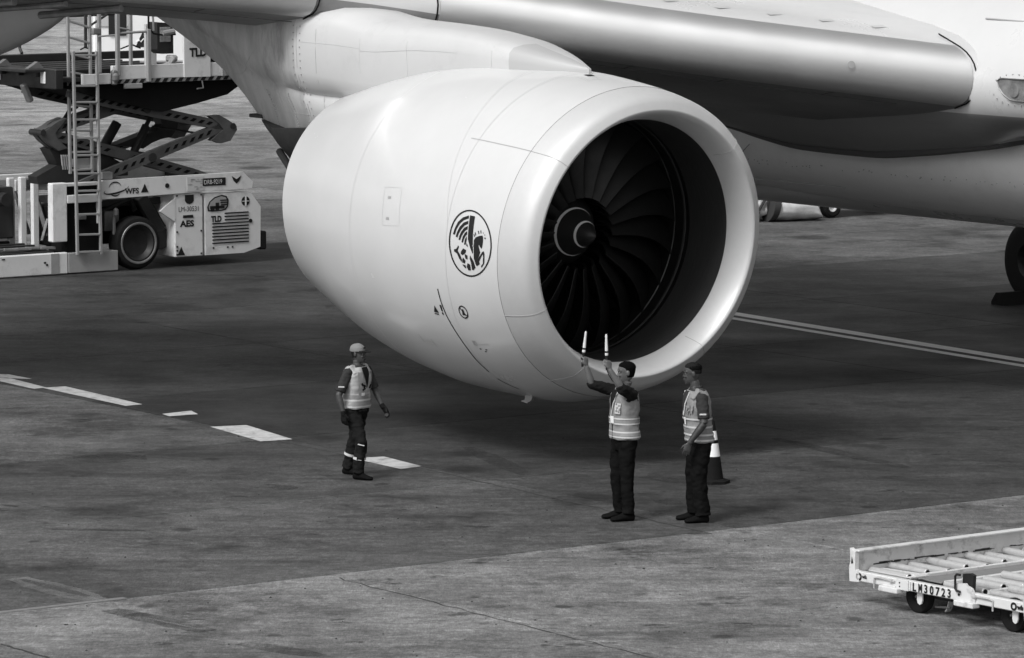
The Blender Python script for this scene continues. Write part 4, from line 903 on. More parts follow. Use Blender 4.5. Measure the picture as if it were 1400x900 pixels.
# guard rails
RL = M['rail']
def post(px, py0, py1, y, r=.032, nm='rail_post'):
    p, q = lp(px, py0, y), lp(px, py1, y); k = MB(); k.box((p[0], y, (p[2]+q[2])/2), (r*2, r*2, abs(p[2]-q[2])), .006); return k.build(nm, RL, loader, 20)
def rail_(a, b_, y, r=.022):
    k = MB(); k.tube([lp(*a, y), lp(*b_, y)], r, 8); return k.build('guard_rail', RL, loader, 30)
post(160, -22, 104, .0, .034); post(203, 40, 112, -.02, .034); post(135, -15, 100, .25, .030); post(178, -15, 92, .9, .028); post(305, 87, 104, .0, .045)
rail_((160, 46), (203, 43), 0); rail_((160, 48), (135, 50), .1, .016); rail_((160, -15), (203, -20), 0); rail_((160, 38), (178, 41), .5, .018)
k = MB(); k.tube([lp(203, 10, .2), lp(203, 38, .2), lp(210, 46, .2), lp(222, 48, .2), lp(240, 47, .2)], .018, 8); k.build('cable', M['rubber'], loader, 30)
k = MB(); k.tube([lp(209, 20, .2), lp(210, 42, .2)], .02, 6); k.tube([lp(222, 46, .2), lp(238, 43, .2)], .05, 8); k.build('cable_guide', RL, loader, 30)
k = MB(); k.box(lp(131, 43, .2), (.17, .08, .12), .02); k.build('rail_joint', M['midsteel'], loader, 0)
# far rails: dark posts beyond the platform
DK = M['steel']
def dpost(px, py0, py1, y):
    p, q = lp(px, py0, y), lp(px, py1, y); k = MB(); k.tube([p, q], .03, 8); k.build('rail_post', DK, loader, 30)
dpost(27, 25, 66, 4.4); dpost(117, 8, 66, 3.1); dpost(78, 8, 24, 3.5)
k = MB(); k.tube([lp(27, 66, 4.4), lp(30, 73, 4.3)], .03, 8); k.build('rail_foot', DK, loader, 30)
k = MB(); k.tube([lp(45, 24, 3.6), lp(160, 19, 3.1)], .028, 8); k.build('guard_rail', DK, loader, 30)
k = MB(); k.tube([lp(119, 38, 3.1), lp(148, 19, 3.1)], .022, 8); k.build('rail_brace', DK, loader, 30)
for q in ((110, 68, 116, 65, 124, 67), (165, 67, 180, 61, 192, 66)): k = MB(); k.tube([lp(q[0], q[1], 2.9), lp(q[2], q[3], 2.9), lp(q[4], q[5], 2.9)], .015, 6); k.build('hose', M['rubber'], loader, 30)
# access ladders: lower one down to the step, upper one behind it
def ladder(l0, l1, r0, r1, y, rungs, rr=.030):
    A0, A1, B0, B1 = [Vector(lp(*q, y)) for q in (l0, l1, r0, r1)]; p = MB(); p.bar(A0, A1, .05, .05, .006, (0, 1, 0)); ld = p.build('ladder', RL, loader, 20)
    p = MB(); p.bar(B0, B1, .05, .05, .006, (0, 1, 0)); p.build('ladder_rail', RL, ld, 20)
    for f in rungs:
        a, b_ = A0.lerp(A1, f), B0.lerp(B1, f); p = MB(); p.bar(a, b_, .05, .035, .005); p.build('rung', RL, ld, 20)
ladder((100, 70), (106, 349), (132, 70), (138, 348), -.06, [.02, .17, .25, .335, .425, .51, .60, .685, .80, .90, .985])
ladder((92, -12), (96, 238), (122, 0), (126, 236), .28, [.25, .34, .44, .55, .62, .76, .88, .98, .16])
# ================================================================ white box truck far behind the loader
TD = 140.0
tk0 = Vector(((128-700)/FPX*TD, TD, 0)); truck = thing('box_truck', 'white box truck with dark side window parked far behind the loader', 'truck', tk0, R_(8))
k = MB(); k.box((1.8, 1.1, 1.92), (3.6, 2.1, 2.8), .06); k.build('box_body', M['truck'], truck, 30)
k = MB(); k.box((4.4, 1.1, 1.3), (1.5, 2.0, 1.7), .2); k.box((4.6, 1.1, 2.2), (.9, 1.9, .3), .1); k.build('cab', M['truck'], truck, 30)
k = MB(); k.box((2.5, 1.1, .50), (5.0, 1.7, .16), .02); k.build('chassis', M['steel'], truck, 20)
k = MB(); k.box((.62, .03, 2.0), (1.1, .05, .72), .01); fr_ = k.build('window_surround', M['truckgrey'], truck, 0)
k = MB(); k.box((.75, -.005, 1.82), (.55, .05, .92), .05); k.build('side_window', M['black'], truck, 0)
k = MB(); k.prism([(1.3, 1.0), (1.52, 1.46), (1.66, 1.46), (1.9, 1.0)], (0, .042, 0), EX, EZ, (0, .01, 0)); fm = k.build('fin_emblem', M['black'], truck, 0)
k = MB(); k.tube([(1.34, .036, 1.16), (1.42, .036, 1.22), (1.47, .036, 1.16), (1.55, .036, 1.26), (1.60, .036, 1.18), (1.68, .036, 1.25), (1.74, .036, 1.15)], .022, 5); k.build('script_print', M['white'], fm, 0)
for x in (.9, 4.3):
    for y in (.25, 1.95):
        k = MB(); k.lathe([(0, -.13), (.3, -.13), (.42, -.11), (.45, 0), (.42, .11), (.3, .13), (0, .13)], (x, y, .45), (0, 1, 0), 24); k.build('wheel', M['rubber'], truck, 30)

# ================================================================ PALLET DOLLY, bottom right (local x = along the lettered side, y = along its length away from us)
dp0, dp1 = on_ground(1256, 838), on_ground(1386, 864)
du = (dp1 - dp0).normalized()
dolly = thing('pallet_dolly', 'low white airport pallet dolly with roller deck and stencilled number, at the lower right corner', 'dolly', dp0, math.atan2(du.y, du.x))
DW = M['dwhite']; DL, DU1 = 3.15, 2.25                        # length away from us, width along the lettered side
k = MB(); k.box(((DU1-.78)/2, -.12, .285), (DU1+.78, .07, .10), .008); sr = k.build('side_rail', DW, dolly, 20)
k = MB(); k.box(((DU1-.78)/2, -.085, .328), (DU1+.70, .02, .012)); k.build('rail_edge', M['midsteel'], sr, 20)
k = MB(); k.box(((DU1-.78)/2, DL, .285), (DU1+.78, .07, .10), .008); k.build('side_rail', DW, dolly, 20)
k = MB(); k.box((-.80, DL/2-.05, .43), (.035, DL+.2, .22), .006); k.box((-.76, DL/2-.05, .535), (.10, DL+.2, .018), .004); eb = k.build('end_board', DW, dolly, 20)
rnd = random.Random(11)
k = MB(); k.box((DU1, DL/2-.05, .43), (.035, DL+.2, .22), .006); k.build('end_board', DW, dolly, 20)
k = MB(); k.prism([(-.84, .22), (-.70, .23), (-.70, .33), (-.76, .345), (-.76, .52), (-.84, .555), (-.83, .43), (-.85, .36)], (0, -.16, 0), EX, EZ, (0, .05, 0)); k.build('corner_post', DW, dolly, 20)
k = MB(); k.box((.75, DL/2, .262), (2.95, DL-.1, .03), .004)
for y in (.6, 1.4, 2.2): k.box((.75, y, .22), (2.9, .08, .10), .006)
k.build('deck_frame', mat('dolly_deck_paint', .55, .5, var=.2, scale=6, dirt=.4, dscale=4), dolly, 20)
k = MB(); k.box((.04, DL/2, .312), (.34, DL-.2, .012), .003); k.build('walkway_mat', M['mat_'], dolly, 0)
k = MB(); k.box((-.20, DL/2, .31), (.05, DL-.2, .06), .006); k.build('roller_beam', DW, dolly, 20)
k = MB(); k.box((.27, DL/2, .31), (.05, DL-.2, .06), .006); k.build('roller_beam', DW, dolly, 20)
k = MB(); k.box((.92, DL/2, .31), (.05, DL-.2, .06), .006); k.build('roller_beam', DW, dolly, 20)
rm = MB(); rm.lathe([(.0, 0), (.034, 0), (.038, .006), (.038, .554), (.034, .56), (0, .56)], (0, 0, 0), (1, 0, 0), 16); rmesh = rm.mesh('roller', [M['roller']], 30)
em = MB(); em.lathe([(0, .002), (.026, .002), (.026, -.004), (0, -.004)], (0, 0, 0), (1, 0, 0), 12); emesh = em.mesh('roller_cap', [M['void']], 30)
em2 = MB(); em2.lathe([(0, .002), (.026, .002), (.026, -.004), (0, -.004)], (.56, 0, 0), (-1, 0, 0), 12); emesh2 = em2.mesh('roller_cap', [M['void']], 30)
for bay in (-.785, .30, .95):
    for i in range(12):
        r = link('roller', rmesh, dolly); r.location = (bay + (.0 if i % 2 else .02), .06 + .262*i, .325 + (.012 if i % 2 else -.006)); r.rotation_euler = (rnd.uniform(0, 6), 0, R_(rnd.uniform(-.6, .6)))
        c_ = link('roller_cap', emesh2, r)
k = MB(); k.prism([(-.62, .0), (.0, .0), (.0, .26), (-.62, .20)], (-.14, .02, .318), (1, 0, 0), (0, 1, 0), (0, 0, .012)); k.build('corner_plate', DW, dolly, 0)
# castors
def castor(x, y, parent=dolly):
    k = MB(); k.lathe([(.05, -.055), (.14, -.055), (.158, -.045), (.165, -.025), (.165, .025), (.158, .045), (.14, .055), (.05, .055)], (x, y, .165), (0, 1, 0), 36, cap=False); t = k.build('castor_wheel', M['rubber'], parent, 40)
    k = MB(); k.lathe([(0, -.05), (.03, -.056), (.04, -.048), (.10, -.05), (.11, -.04), (.11, .05), (0, .05)], (x, y, .165), (0, 1, 0), 24, cap=False); k.build('wheel_hub', M['rubber'], t, 40)
    k = MB(); k.lathe([(0, -.062), (.012, -.062), (.016, -.05)], (x, y, .165), (0, 1, 0), 10); k.build('axle_nut', M['midsteel'], t, 40)
for x in (0.0, 1.34):
    for y in (.02, DL-.25): castor(x, y)
for x in (.14, 1.48):
    k = MB(); k.prism([(-.038, .27), (.038, .27), (.038, .15), (.027, .12), (0, .105), (-.027, .12), (-.038, .15)], (x-.02, -.10, 0), EX, EZ, (0, .015, 0)); k.build('castor_fork', DW, dolly, 20)
    k = MB(); k.tube([(x-.03, .10, .20), (x+.22, .12, .20)], .055, 12); k.build('axle_housing', M['steel'], dolly, 30)
    k = MB(); rg = []
    for i in range(13):
        a = R_(-65 + 140*i/12); rg.append([(x+.06 + (.150+dr)*math.cos(a)*.55, y_, .175 + (.150+dr)*math.sin(a)) for dr, y_ in ((0, .13), (.016, .13), (.016, .20), (0, .20))])
    k.loft(rg); k.build('wheel_guard', DW, dolly, 30)
    k = MB(); k.tube([(x+.0, .09, .07), (x+.16, .14, .075)], .012, 8); k.build('brake_rod', M['midsteel'], dolly, 30)
# side steps and hand brackets
for x in (-.22, .86):
    k = MB(); k.box((x, -.17, .222), (.27, .10, .055), .008); k.build('side_step', DW, dolly, 20)
k = MB(); k.box((-.06, -.162, .285), (.17, .02, .105), .004); k.box((.045, -.16, .285), (.02, .02, .09), .003); k.build('bracket_plate', DW, dolly, 0)
k = MB()
for z in (.268, .305): k.lathe([(.008, 0), (.008, .004), (0, .004)], (-.09, -.173, z), (0, -1, 0), 8)
o = k.build('bracket_bolts', M['black'], dolly, 0); o['kind'] = 'stuff'
k = MB(); k.box((-.14, -.158, .245), (.05, .012, .018)); k.build('rail_notch', M['black'], sr, 0)
for x0, s_ in ((-.47, 1), (1.22, -1)):
    k = MB(); k.tube([(x0, -.165, .20), (x0, -.165, .30), (x0+s_*.06, -.168, .312), (x0+s_*.24, -.165, .308), (x0+s_*.30, -.165, .30)], .010, 8); k.lathe([(.0, -.03), (.018, -.02), (.018, .02), (0, .03)], (x0+s_*.25, -.17, .306), (1, 0, 0), 10); k.build('locking_pin', M['roller'], dolly, 30)
# coupling with handle and dark plate
k = MB(); k.prism([(.68, .24), (.98, .24), (.98, .30), (.93, .38), (.86, .40), (.84, .42), (.70, .40), (.69, .33)], (0, -.175, 0), EX, EZ, (0, .03, 0)); cpl = k.build('coupling_bracket', DW, dolly, 20)
k = MB(); k.prism([(.76, .36), (.90, .34), (.91, .50), (.86, .515), (.76, .50)], (0, -.13, 0), EX, EZ, (0, .04, 0)); k.build('coupling_plate', M['black'], cpl, 0)
k = MB(); k.tube([(.80, -.20, .50), (.75, -.20, .50), (.73, -.20, .48), (.73, -.20, .36), (.75, -.20, .34), (.80, -.20, .335)], .012, 8); k.build('grab_handle', M['black'], cpl, 40)
k = MB(); k.lathe([(.014, 0), (.014, .006), (0, .006)], (.76, -.175, .30), (0, -1, 0), 10); k.build('coupling_bolt', M['black'], cpl, 0)
k = MB(); k.prism([(1.68, .18), (1.95, .18), (1.95, .52), (1.70, .50), (1.66, .35)], (0, -.19, 0), EX, EZ, (0, .06, 0)); k.build('corner_bracket', DW, dolly, 20)
k = MB(); k.box((1.82, -.20, .34), (.06, .02, .12)); k.build('bracket_slot', M['void'], dolly, 0)
# stencilled number and maker's marks
x_ = .078
for ch in 'LM30723': text(ch, .115, (x_, -.1565, .248 if ch != '3' else .250), EX, EZ, M['black'], sr, th=.004, bold=.0035, sx=.95 if ch != 'M' else .66); x_ += .083
for z in (.272, .300): pass
text('O', .10, (-.745, -.156, .25), EX, EZ, M['black'], sr, th=.004, bold=.006); text('wfs', .05, (-.655, -.156, .275), EX, EZ, M['black'], sr, th=.004, bold=.002)
text('O', .10, (1.46, -.156, .25), EX, EZ, M['black'], sr, th=.004, bold=.006); text('wfs', .06, (1.55, -.156, .265), EX, EZ, M['black'], sr, th=.004, bold=.004)
k = MB(); k.prism([(-.845, .40), (-.835, .47), (-.815, .41)], (.03, -.165, 0), EX, EZ, (0, .004, 0)); k.build('corner_mark', M['black'], dolly, 0)
# rust streak along the foot of the end board
k = MB()
for i in range(46):
    y = .15 + rnd.random()**1.3*2.2; L = rnd.uniform(.02, .16); k.box((-.780, y, .375 + rnd.uniform(-.006, .008)), (.004, L, rnd.uniform(.004, .016)))
o = k.build('rust_streaks', mat('rust', .06, .9, var=.5, scale=20), eb, 0); o['kind'] = 'stuff'

# ================================================================ TRAFFIC CONE
cn = thing('traffic_cone', 'dark traffic cone with white reflective sleeve standing behind the watching man', 'traffic cone', on_ground(974, 662) + Vector((0, .1, 0)), R_(20))
k = MB(); k.prism([(.21*math.cos(R_(45*i+22.5)), .21*math.sin(R_(45*i+22.5))) for i in range(8)], (0, 0, 0), (1, 0, 0), (0, 1, 0), (0, 0, .035)); k.lathe([(.17, .035), (.155, .05), (.14, .055)], (0, 0, 0), (0, 0, 1), 24); k.build('cone_base', M['conedark'], cn, 30)
def cr_(z): return .135 - (z-.05)*.158
k = MB(); k.lathe([(cr_(z), z) for z in (.05, .2, .32)] , (0, 0, 0), (0, 0, 1), 28, cap=False); k.build('cone_body', M['conedark'], cn, 30)
k = MB(); k.lathe([(cr_(z)+.002, z) for z in (.475, .50, .515)], (0, 0, 0), (0, 0, 1), 28, cap=False); k.build('cone_ring', M['conedark'], cn, 30)
k = MB(); k.lathe([(cr_(.62), .62), (cr_(.72), .72), (.02, .74)], (0, 0, 0), (0, 0, 1), 28); k.build('cone_tip', M['conedark'], cn, 30)
k = MB(); k.lathe([(cr_(.32)+.003, .32), (cr_(.475)+.003, .475)], (0, 0, 0), (0, 0, 1), 28, cap=False); k.build('reflective_sleeve', M['conewhite'], cn, 30)
k = MB(); k.lathe([(cr_(.515)+.003, .515), (cr_(.62)+.003, .62)], (0, 0, 0), (0, 0, 1), 28, cap=False); k.build('reflective_sleeve', M['conewhite'], cn, 30)

# ================================================================ WHITE DUCT BAG AND CARTS on the far side of the belly
bg = thing('duct_bag', 'white tarpaulin duct bag with black strap lying under the aircraft belly', 'bag', on_ground(1052, 303), R_(20))
k = MB(); rings = []
for x, ry, rz_, s_ in ((-.0, .30, .26, 0), (.10, .34, .27, .02), (.35, .33, .26, .0), (.7, .31, .25, .02), (.92, .30, .22, .03), (1.02, .30, .13, .08), (1.10, .30, .03, .12)):
    rings.append([(x + .05*math.sin(a)*(1 if x < .5 else -.6), s_ + ry*math.cos(a)*(1+.05*math.sin(5*a+x*9)), .02 + rz_ + rz_*math.sin(a)*(1+.06*math.sin(4*a+x*7))) for a in [2*math.pi*q/28 for q in range(28)]])
k.loft(rings); t = link('tmp', k.mesh('tmp', [], 0)); bake(t, 'bag_body', bg, M['bag'], [('SUBSURF', dict(levels=1))], .018, 7)
k = MB(); k.loft([[(x + .05*math.sin(a), (.345)*math.cos(a), .02 + .265 + .285*math.sin(a)) for a in [2*math.pi*q/28 for q in range(28)]] for x in (-.03, .10)], cap=True); k.build('black_strap', M['bagdark'], bg, 40)
bg2 = thing('crumpled_tarpaulin', 'crumpled white tarpaulin heap with dark straps, half hidden by the engine intake', 'tarpaulin', on_ground(1040, 302), R_(10))
k = MB(); k.tube([(-.6, .1, .22), (-.3, .05, .30), (-.05, 0, .30), (.1, -.02, .16)], [(.3, .2), (.36, .28), (.3, .26), (.22, .14)], 20); k.tube([(-.3, .4, .3), (.3, .5, .42), (.7, .45, .38), (1.0, .4, .2)], [(.2, .3), (.3, .36), (.24, .32), (.1, .16)], 16)
solid(k, 'folded_cloth', M['bag'], bg2, .03, 2, .05, 5)
for i, pts in enumerate(([(-.22, -.28, .02), (-.1, -.32, .25), (.02, -.30, .45), (.12, -.2, .56)], [(-.45, -.3, .3), (-.3, -.34, .45), (-.18, -.3, .58)], [(-.35, -.33, .06), (-.1, -.33, .2)], [(-.3, -.36, .55), (-.22, -.36, .35), (-.28, -.36, .12)])):
    k = MB(); k.tube(pts, .028, 6); k.build('webbing_strap', M['bagdark'], bg2, 30)
cart = thing('ground_cart', 'flat ground cart on small black wheels seen under the belly', 'cart', on_ground(1135, 298), R_(33))
k = MB(); k.box((.9, .5, .55), (2.9, 1.3, .12), .02); k.box((-.62, .1, .47), (.5, .08, .06)); k.build('cart_bed', M['lgrey'], cart, 20)
k = MB(); k.tube([(1.0, -.1, .34), (1.7, -.1, .30)], .03, 8); k.build('tow_bar', M['lgrey'], cart, 30)
for x, y in ((0, 0), (1.9, .1), (0, 1.1), (1.9, 1.1)):
    k = MB(); k.lathe([(.10, -.09), (.17, -.10), (.215, -.07), (.225, 0), (.215, .07), (.17, .10), (.10, .09)], (x, y, .225), (0, 1, 0), 28, cap=False); t_ = k.build('wheel', M['rubber'], cart, 40)
    k = MB(); k.lathe([(0, -.05), (.06, -.05), (.08, -.085), (.105, -.09), (.11, .08), (0, .05)], (x, y, .225), (0, 1, 0), 20); k.build('wheel_rim', M['white'], t_, 30)
# ================================================================ WHEEL CHOCK at the right edge
wc = thing('wheel_chock', 'black wedge chock on the ground against the landing gear tyre', 'wheel chock', on_ground(1380, 416), R_(125))
k = MB(); k.prism([(-.18, 0), (.16, 0), (.16, .05), (.05, .2), (-.05, .2)], (0, -.25, 0), EX, EZ, (0, .5, 0)); k.build('chock_block', M['rubber'], wc, 20)

# ================================================================ PEOPLE
def V3(*a): return Vector(a)
class Figure:
    """a posed adult; local frame: x image right, y away, z up; yaw = heading of the chest"""
    def __init__(s, name_label, loc, yaw, scale=1.0, lean=0.0):
        s.root = thing('person', name_label, 'person', loc, 0.0); s.yaw = yaw; s.sc = scale
        s.root.scale = (scale,)*3
        s.f = V3(math.cos(yaw), math.sin(yaw), 0); s.l = V3(-math.sin(yaw), math.cos(yaw), 0)
    def P(s, fw_, lt_, z, base=V3(0, 0, 0)): return base + s.f*fw_ + s.l*lt_ + V3(0, 0, z)
def oval(c, f, l, hw, fd, bd, n=24, up=None, pw=1.0):
    out = []
    for i in range(n):
        a = 2*math.pi*i/n; ca, sa = math.cos(a), math.sin(a)
        out.append(tuple(c + f*((fd if ca > 0 else bd)*abs(ca)**pw*(1 if ca > 0 else -1)) + l*(hw*abs(sa)**pw*(1 if sa > 0 else -1))))
    return out
TORSO = [(.86, .165, .11, .12), (.95, .172, .118, .125), (1.05, .158, .118, .108), (1.15, .162, .125, .11), (1.27, .182, .128, .118), (1.36, .192, .118, .118), (1.42, .185, .10, .108), (1.465, .14, .075, .085), (1.50, .08, .058, .06)]
def torso(mb, F, grow, z0, z1, base, lean=0.0, sway=0.0, lat=0.0, scale_w=1.0):
    rings = []
    zs = [t[0] for t in TORSO]; n = 14
    for i in range(n+1):
        z = z0 + (z1-z0)*i/n
        hw, fd, bd = [interp(z, zs, [t[q] for t in TORSO]) for q in (1, 2, 3)]
        c = base + V3(0, 0, z) + F.f*(lean*(z-.9)) + F.l*lat*(z-.9)
        rings.append(oval(c, F.f, F.l, (hw+grow)*scale_w, fd+grow, bd+grow, 28, pw=.86))
    mb.loft(rings)
def head(mb, hf, hl, c, hair=False):
    """c = head centre at eye height; hf = facing, hl = left of face"""
    up = V3(0, 0, 1)
    prof = [(-.118, .026, .060, .0), (-.108, .040, .078, .02), (-.088, .052, .088, .045), (-.06, .062, .091, .068), (-.03, .068, .090, .085), (0, .0715, .086, .096), (.03, .075, .092, .102), (.06, .074, .089, .103), (.085, .066, .075, .094), (.105, .050, .052, .072), (.118, .026, .026, .04)]
    mb.loft([oval(c + up*z, hf, hl, hw, fd, bd, 24) for z, hw, fd, bd in prof])
    # nose, brow, lips, chin, ears
    mb.loft([[tuple(c + hf*a + hl*b_ + up*z) for a, b_, z in r] for r in (
        [(.075, .010, .012), (.094, .0, .012), (.075, -.010, .012)], [(.075, .013, -.018), (.108, .0, -.018), (.075, -.013, -.018)], [(.075, .019, -.036), (.116, .004, -.034), (.116, -.004, -.034), (.075, -.019, -.036)][:3], [(.075, .016, -.046), (.098, .0, -.044), (.075, -.016, -.046)])])
    for s_ in (-1, 1):
        mb.tube([c + hf*.070 + hl*(.058*s_) + up*.022, c + hf*.087 + hl*(.034*s_) + up*.024, c + hf*.091 + hl*(.012*s_) + up*.018], .009, 8)
        mb.tube([c + hf*.075 + hl*(.045*s_) + up*-.025, c + hf*.083 + hl*(.034*s_) + up*-.032], .016, 8)
        e = c + hl*(.076*s_) - hf*.004
        mb.loft([[tuple(e + hl*(s_*o_) + hf*(r_*math.cos(a)*.62 - .004) + up*(r_*math.sin(a) + .0)) for a in [2*math.pi*q/12 for q in range(12)]] for o_, r_ in ((-.012, .016), (.004, .030), (.012, .031), (.016, .022))])
    mb.tube([c + hf*.083 + hl*.022 - up*.064, c + hf*.096 - up*.062, c + hf*.083 - hl*.022 - up*.064], .0075, 8)
    mb.tube([c + hf*.080 + hl*.019 - up*.077, c + hf*.093 - up*.076, c + hf*.080 - hl*.019 - up*.077], .0085, 8)
    mb.tube([c + hf*.062 - up*.106, c + hf*.080 - up*.105], .021, 8)
def neck(mb, a, b_): mb.tube([a, a.lerp(b_, .5), b_], [.064, .056, .060], 14)
def limb(mb, pts, rs, n=14): mb.tube(pts, rs, n)
def hand(mb, wrist, d, t, nrm, curl=.35, spread=.0, thumb=.6, size=1.0):
    """palm with four unequal fingers and a thumb; d towards fingertips, t towards the thumb side, nrm out of the palm's grip side"""
    d, t, nrm = d.normalized(), t.normalized(), nrm.normalized(); s_ = size
    sec = lambda p, w_, h: [tuple(p + t*(w_*math.cos(a)) + nrm*(h*math.sin(a))) for a in [2*math.pi*q/14 for q in range(14)]]
    mb.loft([sec(wrist - d*.02*s_, .027*s_, .020*s_), sec(wrist + d*.02*s_, .032*s_, .019*s_), sec(wrist + d*.055*s_, .042*s_, .017*s_), sec(wrist + d*.088*s_, .043*s_, .015*s_), sec(wrist + d*.10*s_, .038*s_, .011*s_)])
    for off, L in ((.031, .072), (.0105, .081), (-.0105, .075), (-.031, .058)):
        p = wrist + d*.086*s_ + t*off*s_; dirv = (d + t*off*spread).normalized(); pts = [p - dirv*.012, p]; a = 0
        for j, fr in enumerate((.46, .31, .25)):
            a += curl*(1.0 if j else .8)*(1 + (-.12 if off > .02 else .06*abs(off)*30)); v = dirv*math.cos(a) + nrm*math.sin(a); p = p + v*(L*fr*s_); pts.append(p)
        mb.tube(pts, [.0095*s_, .0098*s_, .009*s_, .0085*s_, .0068*s_], 8)
    p = wrist + d*.028*s_ + t*.030*s_; v = (d*.62 + t*.62 + nrm*.35).normalized(); q1 = p + v*.042*s_; v2 = (d*.9 + t*(.5-thumb) + nrm*(.25+thumb*.5)).normalized(); q2 = q1 + v2*.030*s_; q3 = q2 + (v2 + nrm*.3).normalized()*.022*s_
    mb.tube([p - v*.012, p, q1, q2, q3], [.014*s_, .014*s_, .0115*s_, .0105*s_, .008*s_], 8)
def shoe(mb, heel, toe_dir, L=.28):
    td = toe_dir.normalized(); sd = V3(-td.y, td.x, 0); up = V3(0, 0, 1); rings = []
    for x, w_, h, z0 in ((-.07, .030, .07, .008), (-.05, .036, .10, .0), (.0, .040, .125, .0), (.06, .042, .105, .0), (.11, .046, .075, .0), (.16, .048, .06, .0), (.195, .040, .05, .004), (.212, .02, .03, .01)):
        c = heel + td*x*(L/.28); rings.append([tuple(c + sd*(w_*1.05*math.cos(a)*(1 if math.sin(a) < .2 else .8)) + up*(z0 + h*.5 + h*.5*math.sin(a))) for a in [2*math.pi*q/16 for q in range(16)]])
    mb.loft(rings)
def trousers(F, legs, hip, mat_, amp=.012, wide=1.0, seed=0, lean=0.0, voxel=.009):
    """legs: list of (hip, knee, ankle) points"""
    mb = MB(); rings = []
    for z, hw, fd, bd in ((1.0, .168, .118, .125), (.93, .178, .124, .138), (.86, .178, .122, .138), (.79, .150, .10, .115)):
        rings.append(oval(hip + V3(0, 0, z - .9) + F.f*lean*(z-.9), F.f, F.l, hw, fd, bd, 24))
    mb.loft(rings)
    for h_, k_, a_ in legs:
        mid = h_.lerp(k_, .45); low = k_.lerp(a_, .5)
        mb.tube([h_ + V3(0, 0, .05), h_, mid, k_, low, a_.lerp(low, .18), a_], [.095, .098*wide, .092*wide, .074*wide, .070*wide, .069*wide, .074*wide], 18)
    return solid(mb, 'trousers', mat_, F.root, voxel, 4, amp, 9, seed=seed)
def ring_band(F, z, base, grow, h, mat_, name='reflective_band', lean=0, lat=0.0, a0=0, a1=360):
    zs = [t[0] for t in TORSO]; rings = []
    for dz in (-h/2, h/2):
        hw, fd, bd = [interp(z+dz, zs, [t[q] for t in TORSO]) for q in (1, 2, 3)]
        rings.append(oval(base + V3(0, 0, z+dz) + F.f*lean*(z+dz-.9) + F.l*lat*(z+dz-.9), F.f, F.l, hw+grow, fd+grow, bd+grow, 40, pw=.86))
    inner = [[tuple(Vector(p)*.999 + (base+V3(0,0,z))*.001) for p in r] for r in rings]
    k = MB(); k.loft(rings, cap=False); return k.build(name, mat_, F.root, 60)
def chest_point(F, z, ang, base, grow, lean=0, lat=0.0):
    """a point on the torso surface; ang measured from straight ahead, positive to the figure's left"""
    zs = [t[0] for t in TORSO]; hw, fd, bd = [interp(z, zs, [t[q] for t in TORSO]) for q in (1, 2, 3)]
    ca, sa = math.cos(ang), math.sin(ang); sg = lambda v: 1 if v >= 0 else -1
    return base + V3(0, 0, z) + F.f*lean*(z-.9) + F.l*lat*(z-.9) + F.f*((fd if ca > 0 else bd)+grow)*abs(ca)**.86*sg(ca) + F.l*(hw+grow)*abs(sa)**.86*sg(sa)
def chest_patch(F, pts, base, grow, mat_, name, lean=0, lat=0.0):
    """pts: rows of (z, angle) grids -> sheet lying on the torso"""
    k = MB(); vs = [tuple(chest_point(F, z, a, base, grow, lean, lat)) for row in pts for z, a in row]; w_ = len(pts[0])
    k.add(vs, [(i*w_+j, i*w_+j+1, (i+1)*w_+j+1, (i+1)*w_+j) for i in range(len(pts)-1) for j in range(w_-1)])
    return k.build(name, mat_, F.root, 180)
def vest(F, base, z0, mat_, lean=0.0, lat=0.0, seed=0, grow=.026):
    mb = MB(); zs = [t[0] for t in TORSO]; rings = []
    for i in range(17):
        z = z0 + (1.468 - z0)*i/16; hw, fd, bd = [interp(z, zs, [t[q] for t in TORSO]) for q in (1, 2, 3)]
        g_ = grow + (.008 if z < 1.1 else 0); sh = 0 if z < 1.24 else (z-1.24)/.22*.030
        rings.append(oval(base + V3(0, 0, z) + F.f*lean*(z-.9) + F.l*lat*(z-.9), F.f, F.l, hw+g_-sh*.9, fd+g_, bd+g_, 28, pw=.86))
    mb.loft(rings)
    for s_ in (-1, 1):
        c = base + V3(0, 0, 1.45) + F.f*lean*.55 + F.l*(lat*.55)
        mb.tube([c + F.l*.118*s_ + F.f*.09 - V3(0, 0, .06), c + F.l*.120*s_ + F.f*.02 + V3(0, 0, .026), c + F.l*.118*s_ - F.f*.085 - V3(0, 0, .04)], [(.068, .030)]*3, 12, flat=tuple(F.l))
    return solid(mb, 'safety_vest', mat_, F.root, .008, 3, .010, 8, seed=seed)
def vneck(F, base, mat_, lean=0.0, lat=0.0, zb=1.18, grow=.036, wtop=.34, nm='shirt_front'):
    rows = []
    for i in range(9):
        f = i/8; z = zb + (1.47-zb)*f; a = wtop*f**1.1 + .015; rows.append([(z, -a + 2*a*j/6) for j in range(7)])
    return chest_patch(F, rows, base, grow, mat_, nm, lean, lat)
